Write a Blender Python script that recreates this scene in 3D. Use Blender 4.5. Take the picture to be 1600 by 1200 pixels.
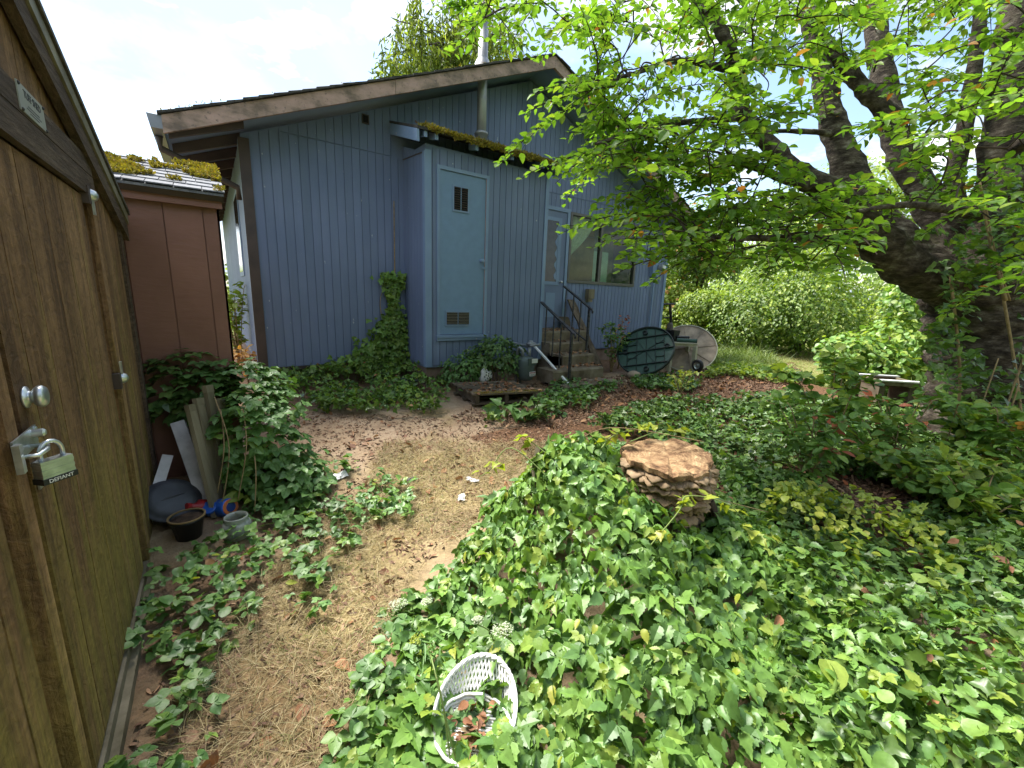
import bpy, math, random
import numpy as np
from mathutils import Vector, Matrix

R = math.radians
random.seed(7)
rng = np.random.default_rng(7)
S = bpy.context.scene
COL = S.collection
for o in list(bpy.data.objects):
    bpy.data.objects.remove(o)

# ------------------------------------------------------------------ camera
CAM = np.array([0.0, 0.0, 1.35])
FPX = 649.64
YAW, PITCH, ROLL = R(35.762), R(-12.047), R(2.162)
_f = np.array([math.sin(YAW)*math.cos(PITCH), math.cos(YAW)*math.cos(PITCH), math.sin(PITCH)])
_r0 = np.array([math.cos(YAW), -math.sin(YAW), 0.0])
_u0 = np.cross(_r0, _f)
_r = math.cos(ROLL)*_r0 + math.sin(ROLL)*_u0
_u = -math.sin(ROLL)*_r0 + math.cos(ROLL)*_u0
cd = bpy.data.cameras.new('camera')
cam = bpy.data.objects.new('camera', cd)
COL.objects.link(cam)
M = Matrix.Identity(4)
for i in range(3):
    M[i][0] = _r[i]; M[i][1] = _u[i]; M[i][2] = -_f[i]; M[i][3] = CAM[i]
cam.matrix_world = M
cd.sensor_width = 36.0
cd.lens = 36.0*FPX/1600.0
cd.clip_start = 0.02
cd.clip_end = 2000
S.camera = cam

def ray(x, y):
    return _f + (x-800)/FPX*_r - (y-600)/FPX*_u
def hit(x, y, axis, val):
    d = ray(x, y); t = (val-CAM[axis])/d[axis]
    return CAM + t*d
def at(x, y, t):
    return CAM + t*ray(x, y)
def pix(P):
    d = np.asarray(P, float)-CAM
    z = d@_f
    return 800+FPX*(d@_r)/z, 600-FPX*(d@_u)/z, z

# ------------------------------------------------------------------ world, sun, exposure
SUN_EL, SUN_AZ = R(60), R(-16)          # azimuth clockwise from +Y (behind the house)
w = bpy.data.worlds.new('World'); S.world = w
w.use_nodes = True
nt = w.node_tree; nt.nodes.clear()
def N(t, **k):
    n = nt.nodes.new(t)
    for a, b in k.items(): setattr(n, a, b)
    return n
def L(a, b): nt.links.new(a, b)
wo = N('ShaderNodeOutputWorld'); bg = N('ShaderNodeBackground')
sky = N('ShaderNodeTexSky', sky_type='NISHITA', sun_disc=False, sun_elevation=SUN_EL, sun_rotation=SUN_AZ)
sky.air_density = 1.2; sky.dust_density = 1.0
tc = N('ShaderNodeTexCoord'); sep = N('ShaderNodeSeparateXYZ'); L(tc.outputs['Generated'], sep.inputs[0])
zc = N('ShaderNodeMath', operation='MAXIMUM'); L(sep.outputs['Z'], zc.inputs[0]); zc.inputs[1].default_value = 0.0
za = N('ShaderNodeMath', operation='ADD'); L(zc.outputs[0], za.inputs[0]); za.inputs[1].default_value = 0.22
dx = N('ShaderNodeMath', operation='DIVIDE'); L(sep.outputs['X'], dx.inputs[0]); L(za.outputs[0], dx.inputs[1])
dy = N('ShaderNodeMath', operation='DIVIDE'); L(sep.outputs['Y'], dy.inputs[0]); L(za.outputs[0], dy.inputs[1])
cmb = N('ShaderNodeCombineXYZ'); L(dx.outputs[0], cmb.inputs[0]); L(dy.outputs[0], cmb.inputs[1])
cmb.inputs[2].default_value = 11.4
n1 = N('ShaderNodeTexNoise'); n1.inputs['Scale'].default_value = 1.9; n1.inputs['Detail'].default_value = 9; n1.inputs['Roughness'].default_value = .58
n1.inputs['Distortion'].default_value = .25
L(cmb.outputs[0], n1.inputs['Vector'])
rp = N('ShaderNodeValToRGB'); L(n1.outputs['Fac'], rp.inputs[0])
rp.color_ramp.elements[0].position = .46; rp.color_ramp.elements[0].color = (0, 0, 0, 1)
rp.color_ramp.elements[1].position = .58; rp.color_ramp.elements[1].color = (1, 1, 1, 1)
n2 = N('ShaderNodeTexNoise'); n2.inputs['Scale'].default_value = 3.4; n2.inputs['Detail'].default_value = 7; n2.inputs['Roughness'].default_value = .55
L(cmb.outputs[0], n2.inputs['Vector'])
rc = N('ShaderNodeValToRGB'); L(n2.outputs['Fac'], rc.inputs[0])
rc.color_ramp.elements[0].position = .49; rc.color_ramp.elements[0].color = (3.0, 3.4, 4.1, 1)
rc.color_ramp.elements[1].position = .74; rc.color_ramp.elements[1].color = (10.2, 10.0, 9.7, 1)
mx = N('ShaderNodeMix', data_type='RGBA'); L(rp.outputs[0], mx.inputs[0]); L(sky.outputs[0], mx.inputs[6]); L(rc.outputs[0], mx.inputs[7])
L(mx.outputs[2], bg.inputs[0]); bg.inputs[1].default_value = 0.05
L(bg.outputs[0], wo.inputs[0])

sd = bpy.data.lights.new('sun', 'SUN'); sd.energy = 2.1; sd.angle = R(24); sd.color = (1.0, .96, .88)
sun = bpy.data.objects.new('sun', sd); COL.objects.link(sun)
sv = Vector((math.sin(SUN_AZ)*math.cos(SUN_EL), math.cos(SUN_AZ)*math.cos(SUN_EL), math.sin(SUN_EL)))
sun.rotation_euler = sv.to_track_quat('Z', 'Y').to_euler()
sun.location = (2, 8, 12)
S.view_settings.view_transform = 'Standard'; S.view_settings.look = 'None'
S.view_settings.exposure = 2.6; S.view_settings.gamma = 1.0
S.view_settings.use_curve_mapping = False
S.render.engine = 'CYCLES'

# ------------------------------------------------------------------ material helper
class MT:
    """small node-tree builder"""
    def __init__(s, name):
        s.m = bpy.data.materials.new(name); s.m.use_nodes = True
        s.t = s.m.node_tree; s.t.nodes.clear()
        s.out = s.t.nodes.new('ShaderNodeOutputMaterial')
        s.b = s.t.nodes.new('ShaderNodeBsdfPrincipled')
        s.t.links.new(s.b.outputs[0], s.out.inputs[0])
        s.tc = s.t.nodes.new('ShaderNodeTexCoord')
        s.oi = s.t.nodes.new('ShaderNodeObjectInfo')
        s._co = None
    def n(s, t, **k):
        x = s.t.nodes.new(t)
        for a, b in k.items(): setattr(x, a, b)
        return x
    def l(s, a, b): s.t.links.new(a, b)
    def co(s):
        # object coordinates shifted by the object's random number, so alike pieces differ
        if s._co is None:
            c = s.n('ShaderNodeVectorMath', operation='SCALE'); s.l(s.oi.outputs['Random'], c.inputs['Scale'])
            c.inputs[0].default_value = (37, 53, 71)
            a = s.n('ShaderNodeVectorMath', operation='ADD'); s.l(s.tc.outputs['Object'], a.inputs[0]); s.l(c.outputs[0], a.inputs[1])
            s._co = a.outputs[0]
        return s._co
    def noise(s, scale, detail=4, rough=.55, stretch=(1, 1, 1), plain=False, dist=0):
        mp = s.n('ShaderNodeMapping'); mp.inputs['Scale'].default_value = stretch
        s.l(s.tc.outputs['Object'] if plain else s.co(), mp.inputs[0])
        x = s.n('ShaderNodeTexNoise'); x.inputs['Scale'].default_value = scale
        x.inputs['Detail'].default_value = detail; x.inputs['Roughness'].default_value = rough
        x.inputs['Distortion'].default_value = dist
        s.l(mp.outputs[0], x.inputs['Vector']); return x.outputs['Fac']
    def ramp(s, fac, stops):
        r = s.n('ShaderNodeValToRGB'); s.l(fac, r.inputs[0])
        e = r.color_ramp.elements
        while len(e) < len(stops): e.new(.5)
        for i, (p, c) in enumerate(stops):
            e[i].position = p
            e[i].color = (*c, 1) if hasattr(c, '__len__') else (c, c, c, 1)
        return r.outputs[0]
    def mix(s, fac, a, b, mode='MIX'):
        x = s.n('ShaderNodeMix', data_type='RGBA', blend_type=mode)
        for i, v in ((0, fac), (6, a), (7, b)):
            if hasattr(v, 'node'): s.l(v, x.inputs[i])
            elif i == 0: x.inputs[0].default_value = v
            else: x.inputs[i].default_value = (*v, 1)
        return x.outputs[2]
    def vary(s, col, amt=.15):
        # per-object brightness change
        m = s.n('ShaderNodeMapRange'); s.l(s.oi.outputs['Random'], m.inputs[0])
        m.inputs[3].default_value = 1-amt; m.inputs[4].default_value = 1+amt
        x = s.n('ShaderNodeVectorMath', operation='SCALE'); s.l(m.outputs[0], x.inputs['Scale'])
        if hasattr(col, 'node'): s.l(col, x.inputs[0])
        else: x.inputs[0].default_value = col
        return x.outputs[0]
    def color(s, c):
        if hasattr(c, 'node'): s.l(c, s.b.inputs['Base Color'])
        else: s.b.inputs['Base Color'].default_value = (*c, 1)
        return s
    def set(s, rough=None, metal=None, spec=None):
        if rough is not None: s.b.inputs['Roughness'].default_value = rough
        if metal is not None: s.b.inputs['Metallic'].default_value = metal
        if spec is not None: s.b.inputs['Specular IOR Level'].default_value = spec
        return s
    def bump(s, fac, strength=.3, dist=.01):
        b = s.n('ShaderNodeBump'); b.inputs['Strength'].default_value = strength; b.inputs['Distance'].default_value = dist
        s.l(fac, b.inputs['Height'])
        if s.b.inputs['Normal'].is_linked:
            s.l(s.b.inputs['Normal'].links[0].from_socket, b.inputs['Normal'])
        s.l(b.outputs[0], s.b.inputs['Normal']); return s

def simple(name, c, rough=.6, metal=0, amt=.12, scale=9, bump=.15, spec=.4):
    m = MT(name)
    f = m.noise(scale, 5)
    col = m.ramp(f, [(.3, tuple(x*(1-amt*1.6) for x in c)), (.7, tuple(min(1, x*(1+amt)) for x in c))])
    m.color(m.vary(col, .06)).set(rough, metal, spec).bump(m.noise(scale*9, 3), bump, .004)
    return m.m

MAT = {}
def make_mats():
    # blue house paint on grooved plywood
    m = MT('blue_paint')
    c = m.ramp(m.noise(1.3, 4, plain=True), [(.3, (.128, .168, .272)), (.7, (.168, .212, .328))])
    g = m.ramp(m.noise(3.0, 6, .65, (1, 1, .12)), [(.42, 0), (.75, .55)])
    c = m.mix(g, c, (.10, .14, .20))
    chip = m.ramp(m.noise(26, 3, .5, (1, 1, .45)), [(.735, 0), (.75, 1)])
    c = m.mix(chip, c, (.42, .45, .48))
    m.color(m.vary(c, .05)).set(.62, spec=.3).bump(m.noise(30, 5, .6, (1, 1, .06)), .35, .004)
    MAT['blue'] = m.m
    m = MT('blue_trim_paint')
    c = m.ramp(m.noise(2, 5), [(.3, (.155, .225, .345)), (.7, (.205, .285, .425))])
    chip = m.ramp(m.noise(17, 4, .6), [(.70, 0), (.72, 1)])
    c = m.mix(chip, c, (.40, .36, .32))
    m.color(c).set(.55, spec=.35).bump(m.noise(40, 3), .15, .003)
    MAT['bluetrim'] = m.m
    # raw, weathered fascia with patches of old mauve paint
    m = MT('weathered_fascia')
    c = m.ramp(m.noise(3.2, 6, .65, (1, 1, 2)), [(.34, (.15, .115, .09)), (.48, (.31, .22, .175)), (.60, (.41, .28, .235))])
    st = m.ramp(m.noise(22, 4, .7), [(.58, 0), (.70, 1)])
    c = m.mix(st, c, (.12, .10, .09))
    m.color(c).set(.8, spec=.2).bump(m.noise(40, 4), .5, .006)
    MAT['fascia'] = m.m
    m = MT('dark_brown_trim')
    c = m.ramp(m.noise(4, 5), [(.3, (.035, .025, .022)), (.7, (.075, .05, .042))])
    m.color(c).set(.6).bump(m.noise(30, 4), .2, .004); MAT['dkbrown'] = m.m
    # shed wood: brown stain with algae running down it
    m = MT('algae_stained_wood')
    gr = m.noise(70, 6, .7, (1, 1, .05)); wv = m.noise(26, 5, .62, (1, .8, 1.1), dist=1.2); st = m.noise(9, 6, .62, (1, 1, .09))
    c = m.ramp(st, [(.30, (.090, .050, .026)), (.52, (.20, .115, .056)), (.72, (.32, .195, .10))])
    z = m.n('ShaderNodeSeparateXYZ'); m.l(m.tc.outputs['Object'], z.inputs[0])
    hz = m.n('ShaderNodeMapRange'); m.l(z.outputs['Z'], hz.inputs[0])
    hz.inputs[1].default_value = 1.85; hz.inputs[2].default_value = .45; hz.inputs[3].default_value = -.10; hz.inputs[4].default_value = .17
    ad = m.n('ShaderNodeMath', operation='ADD'); m.l(m.noise(11, 5, .6, (1, 1, .07)), ad.inputs[0]); m.l(hz.outputs[0], ad.inputs[1])
    al = m.ramp(ad.outputs[0], [(.52, 0), (.74, .72)])
    c = m.mix(al, c, (.235, .19, .045))
    c = m.mix(1.0, c, m.ramp(gr, [(.32, .62), (.62, 1.18)]), 'MULTIPLY')
    c = m.mix(1.0, c, m.ramp(wv, [(.36, .72), (.60, 1.12)]), 'MULTIPLY')
    pale = m.ramp(m.noise(160, 2, .5), [(.74, 0), (.78, .7)])
    c = m.mix(pale, c, (.42, .36, .24))
    m.color(m.vary(c, .10)).set(.75, spec=.25)
    m.bump(gr, .8, .006).bump(wv, .9, .010)
    MAT['shed'] = m.m
    m = MT('rough_sawn_trim')
    c = m.ramp(m.noise(6, 6, .65, (1, .15, 1)), [(.3, (.055, .037, .027)), (.55, (.10, .072, .052)), (.75, (.16, .12, .085))])
    g2 = m.noise(60, 6, .75, (1, .10, 1), dist=.6); c = m.mix(1.0, c, m.ramp(g2, [(.34, .45), (.62, 1.35)]), 'MULTIPLY')
    m.color(m.vary(c, .1)).set(.8, spec=.2).bump(g2, 1.0, .010).bump(m.noise(18, 4, .6, (1, .4, 1)), .6, .010)
    MAT['shedtrim'] = m.m
    m = MT('brown_shed_paint')
    c = m.ramp(m.noise(2.2, 5), [(.3, (.165, .078, .058)), (.7, (.23, .112, .086))])
    m.color(m.vary(c, .04)).set(.5, spec=.35).bump(m.noise(26, 5, .6, (.35, 1, 1.6)), .5, .006)
    MAT['brown'] = m.m
    MAT['shingle'] = None
    m = MT('grey_shingle')
    c = m.ramp(m.noise(60, 3, .7), [(.3, (.09, .095, .11)), (.7, (.20, .205, .22))])
    m.color(m.vary(c, .22)).set(.85, spec=.2).bump(m.noise(140, 2), .6, .004); MAT['shingle'] = m.m
    m = MT('dark_shingle')
    c = m.ramp(m.noise(40, 3, .7), [(.3, (.03, .028, .026)), (.7, (.085, .08, .07))])
    m.color(m.vary(c, .25)).set(.9, spec=.2).bump(m.noise(90, 2), .6, .005); MAT['dkshingle'] = m.m
    m = MT('concrete')
    c = m.ramp(m.noise(5, 7, .65), [(.3, (.085, .062, .04)), (.5, (.17, .135, .092)), (.72, (.25, .21, .155))])
    m.color(c).set(.9, spec=.2).bump(m.noise(50, 5), .4, .006); MAT['concrete'] = m.m
    m = MT('foundation')
    c = m.ramp(m.noise(3, 6, .6), [(.3, (.13, .085, .065)), (.7, (.27, .20, .16))])
    m.color(c).set(.9, spec=.2).bump(m.noise(40, 5), .4, .006); MAT['found'] = m.m
    m = MT('weathered_plank')
    c = m.ramp(m.noise(8, 6, .6, (1, 1, .12)), [(.3, (.10, .085, .05)), (.7, (.24, .205, .14))])
    m.color(m.vary(c, .12)).set(.85, spec=.2).bump(m.noise(60, 5, .6, (1, 1, .1)), .6, .005); MAT['plank'] = m.m
    m = MT('pallet_wood')
    c = m.ramp(m.noise(6, 6, .6, (.15, 1, 1)), [(.3, (.055, .042, .028)), (.7, (.17, .135, .095))])
    m.color(m.vary(c, .15)).set(.85, spec=.2).bump(m.noise(50, 5, .6, (.1, 1, 1)), .6, .005); MAT['pallet'] = m.m
    m = MT('cherry_bark')
    c = m.ramp(m.noise(7, 7, .68, (1, 1, 2.2)), [(.34, (.018, .013, .010)), (.48, (.07, .054, .042)), (.58, (.14, .115, .09)), (.70, (.30, .28, .23))])
    mo = m.ramp(m.noise(3.5, 5), [(.58, 0), (.72, .6)])
    c = m.mix(mo, c, (.06, .07, .018))
    m.color(c).set(.9, spec=.2).bump(m.noise(9, 7, .7, (1, 1, 3)), 1.0, .05).bump(m.noise(45, 4), .5, .01); MAT['bark'] = m.m
    m = MT('twig_bark'); m.color((.045, .033, .022)).set(.8, spec=.2); MAT['twig'] = m.m
    m = MT('green_stem'); m.color((.16, .22, .06)).set(.6, spec=.3); MAT['stem'] = m.m
    m = MT('dry_stem'); c = m.ramp(m.noise(20, 3), [(.3, (.20, .14, .07)), (.7, (.38, .28, .15))]); m.color(c).set(.75, spec=.2); MAT['drystem'] = m.m
    # metals and plastics
    m = MT('galvanised'); c = m.ramp(m.noise(30, 4), [(.3, (.42, .45, .46)), (.7, (.68, .72, .73))]); m.color(c).set(.34, .85).bump(m.noise(60, 3), .05, .003); MAT['galv'] = m.m
    m = MT('flue_metal'); c = m.ramp(m.noise(4, 6, .65, (1, 1, .25)), [(.32, (.13, .11, .105)), (.5, (.30, .30, .31)), (.7, (.44, .45, .46))]); m.color(c).set(.5, .55).bump(m.noise(30, 3), .1, .004); MAT['flue'] = m.m
    m = MT('iron_rail'); c = m.ramp(m.noise(25, 5), [(.35, (.025, .025, .03)), (.7, (.11, .105, .11))]); m.color(c).set(.5, .5); MAT['iron'] = m.m
    MAT['pewter'] = simple('pewter_grey_paint', (.23, .24, .26), .45, .4)
    MAT['white'] = simple('chalky_white_paint', (.72, .72, .70), .55, amt=.10)
    MAT['vinyl'] = simple('dirty_white_vinyl', (.50, .50, .52), .5, amt=.2)
    MAT['blackpl'] = simple('black_plastic', (.018, .019, .022), .42, amt=.25)
    MAT['greypl'] = simple('dark_grey_plastic', (.06, .066, .075), .55, amt=.2)
    MAT['greenpl'] = simple('green_plastic', (.040, .092, .074), .5, amt=.16)
    MAT['dkgreenpl'] = simple('dark_green_plastic', (.014, .026, .024), .5, amt=.2)
    MAT['beigepl'] = simple('beige_stained_plastic', (.34, .27, .20), .65, amt=.30, scale=6)
    MAT['cream'] = simple('cream_plastic', (.42, .41, .31), .55, amt=.18)
    MAT['red'] = simple('red_plastic', (.30, .018, .02), .35)
    MAT['bluepl'] = simple('blue_plastic', (.02, .10, .42), .35)
    MAT['dkblue'] = simple('dark_blue_label', (.02, .05, .20), .4)
    MAT['orange'] = simple('orange_label', (.55, .16, .05), .5)
    MAT['meter'] = simple('meter_grey_green', (.085, .11, .105), .55, .2)
    MAT['alum'] = simple('aluminium_frame', (.10, .095, .085), .45, .4)
    MAT['soil'] = simple('potting_soil', (.07, .042, .025), .95, amt=.5, scale=30, bump=.8)
    MAT['ply'] = simple('brown_plywood', (.22, .145, .06), .7, amt=.3, scale=4)
    MAT['interior'] = simple('room_wall', (.22, .24, .20), .8)
    MAT['curtain'] = simple('lace_curtain', (.50, .53, .38), .85, amt=.12, scale=18, bump=.4)
    MAT['black'] = simple('black_recess', (.006, .006, .006), .9)
    MAT['stone'] = simple('tan_stone', (.33, .26, .19), .9, amt=.3)
    MAT['fungus'] = None
    m = MT('bracket_fungus'); c = m.ramp(m.noise(14, 5), [(.3, (.15, .095, .05)), (.7, (.36, .265, .165))]); m.color(m.vary(c, .15)).set(.8, spec=.2).bump(m.noise(60, 4), .4, .004); MAT['fungus'] = m.m
    m = MT('cut_stump_wood')
    sp = m.n('ShaderNodeVectorMath', operation='LENGTH')
    sc = m.n('ShaderNodeVectorMath', operation='MULTIPLY'); m.l(m.tc.outputs['Object'], sc.inputs[0]); sc.inputs[1].default_value = (1, 1, 0)
    m.l(sc.outputs[0], sp.inputs[0])
    wob = m.n('ShaderNodeMath', operation='MULTIPLY_ADD'); m.l(m.noise(9, 4, plain=True), wob.inputs[0]); wob.inputs[1].default_value = .10; m.l(sp.outputs['Value'], wob.inputs[2])
    sn = m.n('ShaderNodeMath', operation='MULTIPLY'); m.l(wob.outputs[0], sn.inputs[0]); sn.inputs[1].default_value = 330
    sn2 = m.n('ShaderNodeMath', operation='SINE'); m.l(sn.outputs[0], sn2.inputs[0])
    c = m.ramp(m.noise(11, 7, .7, plain=True), [(.34, (.07, .036, .02)), (.44, (.22, .125, .065)), (.54, (.36, .23, .12)), (.66, (.52, .36, .20))])
    rg = m.ramp(sn2.outputs[0], [(.2, .78), (.9, 1.06)])
    c = m.mix(1.0, c, rg, 'MULTIPLY')
    m.color(c).set(.85, spec=.2).bump(m.noise(40, 6, .7, plain=True), .8, .008); MAT['cutwood'] = m.m
    m = MT('rotten_bark'); c = m.ramp(m.noise(9, 6, .65, (1, 1, .25)), [(.3, (.05, .035, .025)), (.7, (.22, .175, .13))]); m.color(c).set(.9, spec=.15).bump(m.noise(30, 6, .7, (1, 1, .25)), 1.0, .02); MAT['rotbark'] = m.m
    # window glass: clear with a real gloss
    g = MT('window_glass'); g.t.nodes.remove(g.b)
    tr = g.n('ShaderNodeBsdfTransparent'); tr.inputs[0].default_value = (.82, .88, .82, 1)
    gl = g.n('ShaderNodeBsdfGlossy'); gl.inputs['Roughness'].default_value = .03
    lw = g.n('ShaderNodeLayerWeight'); pw = g.n('ShaderNodeMath', operation='POWER'); g.l(lw.outputs['Facing'], pw.inputs[0]); pw.inputs[1].default_value = 3
    fr = g.n('ShaderNodeMath', operation='MULTIPLY_ADD'); g.l(pw.outputs[0], fr.inputs[0]); fr.inputs[1].default_value = .3; fr.inputs[2].default_value = .012
    ms = g.n('ShaderNodeMixShader'); g.l(fr.outputs[0], ms.inputs[0]); g.l(tr.outputs[0], ms.inputs[1]); g.l(gl.outputs[0], ms.inputs[2]); g.l(ms.outputs[0], g.out.inputs[0])
    MAT['glass'] = g.m
    # dirt, dry grass and mulch; 'zone' colours say which soil lies where
    m = MT('yard_soil')
    at_ = m.n('ShaderNodeAttribute'); at_.attribute_name = 'zone'
    sp = m.n('ShaderNodeSeparateColor'); m.l(at_.outputs['Color'], sp.inputs[0])
    dirt = m.ramp(m.noise(2.5, 9, .68, plain=True), [(.3, (.22, .145, .092)), (.5, (.335, .24, .16)), (.7, (.44, .335, .235))])
    peb = m.ramp(m.noise(70, 3, .6, plain=True), [(.62, 0), (.70, .5)])
    dirt = m.mix(peb, dirt, (.42, .36, .28))
    mul = m.ramp(m.noise(30, 7, .75, plain=True), [(.30, (.028, .016, .010)), (.5, (.12, .066, .038)), (.68, (.27, .15, .085))])
    gra = m.ramp(m.noise(18, 8, .75, plain=True), [(.3, (.13, .10, .045)), (.5, (.26, .20, .095)), (.7, (.40, .33, .17))])
    c = m.mix(sp.outputs[0], dirt, gra)
    c = m.mix(sp.outputs[1], c, mul)
    lawn = m.ramp(m.noise(6, 8, .7, plain=True), [(.3, (.10, .14, .03)), (.7, (.22, .24, .075))])
    c = m.mix(sp.outputs[2], c, lawn)
    m.color(c).set(.95, spec=.12).bump(m.noise(45, 6, .7, plain=True), .7, .02).bump(m.noise(9, 5, plain=True), .5, .05)
    MAT['ground'] = m.m
make_mats()

def leafmat(name, cols, transl=.35, rough=.45, tcol=None, vein=True):
    m = MT(name)
    g = m.n('ShaderNodeNewGeometry')
    ad = m.n('ShaderNodeMath', operation='ADD'); m.l(g.outputs['Random Per Island'], ad.inputs[0]); m.l(m.oi.outputs['Random'], ad.inputs[1])
    fr = m.n('ShaderNodeMath', operation='FRACT'); m.l(ad.outputs[0], fr.inputs[0])
    k = len(cols)
    c = m.ramp(fr.outputs[0], [(i/(k-1) if k > 1 else 0, cc) for i, cc in enumerate(cols)])
    big = m.n('ShaderNodeTexNoise'); big.inputs['Scale'].default_value = 3.0; big.inputs['Detail'].default_value = 2
    m.l(g.outputs['Position'], big.inputs['Vector'])
    bb = m.ramp(big.outputs['Fac'], [(.3, .78), (.7, 1.18)])
    c = m.mix(1.0, c, bb, 'MULTIPLY')
    fine = m.n('ShaderNodeTexNoise'); fine.inputs['Scale'].default_value = 55; fine.inputs['Detail'].default_value = 3
    m.l(g.outputs['Position'], fine.inputs['Vector'])
    ff = m.ramp(fine.outputs['Fac'], [(.3, .84), (.7, 1.12)])
    c = m.mix(1.0, c, ff, 'MULTIPLY')
    m.color(c).set(rough, spec=.45)
    bp = m.n('ShaderNodeBump'); bp.inputs['Strength'].default_value = .25; bp.inputs['Distance'].default_value = .004
    m.l(fine.outputs['Fac'], bp.inputs['Height']); m.l(bp.outputs[0], m.b.inputs['Normal'])
    if transl:
        t = m.n('ShaderNodeBsdfTranslucent')
        tcx = m.mix(1.0, c, tcol or (1.25, 1.3, .5), 'MULTIPLY'); m.l(tcx, t.inputs[0])
        ms = m.n('ShaderNodeMixShader'); ms.inputs[0].default_value = transl
        m.l(m.b.outputs[0], ms.inputs[1]); m.l(t.outputs[0], ms.inputs[2]); m.l(ms.outputs[0], m.out.inputs[0])
    return m.m
LM = {
 'cherry': leafmat('cherry_leaf', [(.11, .215, .030), (.145, .285, .038), (.20, .34, .05), (.13, .245, .033), (.28, .38, .055)], .54),
 'vine': leafmat('vine_leaf', [(.10, .20, .035), (.14, .265, .048), (.19, .335, .07), (.12, .235, .042), (.25, .37, .065)], .28),
 'vinecool': leafmat('cool_vine_leaf', [(.07, .155, .04), (.10, .205, .052), (.14, .26, .072), (.085, .175, .04)], .25),
 'ivy': leafmat('ivy_leaf', [(.05, .10, .024), (.07, .135, .032), (.10, .17, .042), (.14, .22, .052)], .2, .38),
 'lime': leafmat('lime_leaf', [(.28, .34, .04), (.36, .40, .05), (.24, .32, .05), (.42, .42, .07)], .4),
 'bush': leafmat('bush_leaf', [(.07, .13, .02), (.11, .19, .03), (.15, .25, .04), (.20, .30, .05)], .35),
 'bright': leafmat('bright_leaf', [(.20, .29, .04), (.27, .36, .055), (.33, .41, .08), (.24, .33, .045)], .4),
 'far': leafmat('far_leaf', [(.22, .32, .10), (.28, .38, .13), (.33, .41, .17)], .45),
 'willow': leafmat('drooping_leaf', [(.19, .27, .05), (.26, .34, .07), (.32, .38, .10), (.22, .30, .06)], .45),
 'dead': leafmat('dead_leaf', [(.24, .10, .045), (.32, .15, .06), (.17, .075, .04), (.40, .22, .10), (.28, .17, .11)], .12, .7, (1.2, 1, .8)),
 'rust': leafmat('rust_leaf', [(.42, .11, .05), (.50, .17, .07), (.35, .10, .05), (.48, .22, .12)], .25, .6, (1.3, .9, .7)),
 'amber': leafmat('amber_leaf', [(.45, .24, .05), (.50, .32, .07), (.40, .18, .05)], .35, .6, (1.3, 1, .6)),
 'straw': leafmat('straw_blade', [(.34, .26, .12), (.44, .35, .18), (.27, .20, .10), (.50, .42, .24), (.22, .20, .07)], .2, .7, (1.1, 1, .7)),
 'grass': leafmat('grass_blade', [(.10, .17, .03), (.16, .23, .05), (.22, .27, .07)], .3, .55),
 'chip': leafmat('mulch_chip', [(.10, .05, .03), (.20, .11, .065), (.30, .18, .11), (.06, .032, .02), (.38, .25, .15)], 0, .85),
 'moss': leafmat('moss_tuft', [(.17, .15, .015), (.25, .21, .02), (.32, .25, .025), (.14, .135, .02), (.30, .17, .035)], .2, .85),
 'flower': leafmat('flower_head', [(.55, .60, .42), (.66, .70, .55), (.48, .56, .34)], .3, .8, (1.1, 1.1, 1)),
}

# ------------------------------------------------------------------ geometry helpers
def wpos(o):
    p = np.zeros(3)
    while o is not None:
        p += np.array(o.location); o = o.parent
    return p
def props(o, label=None, cat=None, group=None, kind=None):
    if label: o['label'] = label
    if cat: o['category'] = cat
    if group: o['group'] = group
    if kind: o['kind'] = kind
    return o
def thing(name, label, cat, loc, group=None):
    o = bpy.data.objects.new(name, None); COL.objects.link(o)
    o.empty_display_size = .1
    o.location = tuple(float(x) for x in loc)
    return props(o, label, cat, group)
def link(name, me, parent=None, loc=None):
    o = bpy.data.objects.new(name, me); COL.objects.link(o)
    if parent is not None: o.parent = parent
    if loc is not None: o.location = tuple(float(x) for x in loc)
    return o

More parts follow.
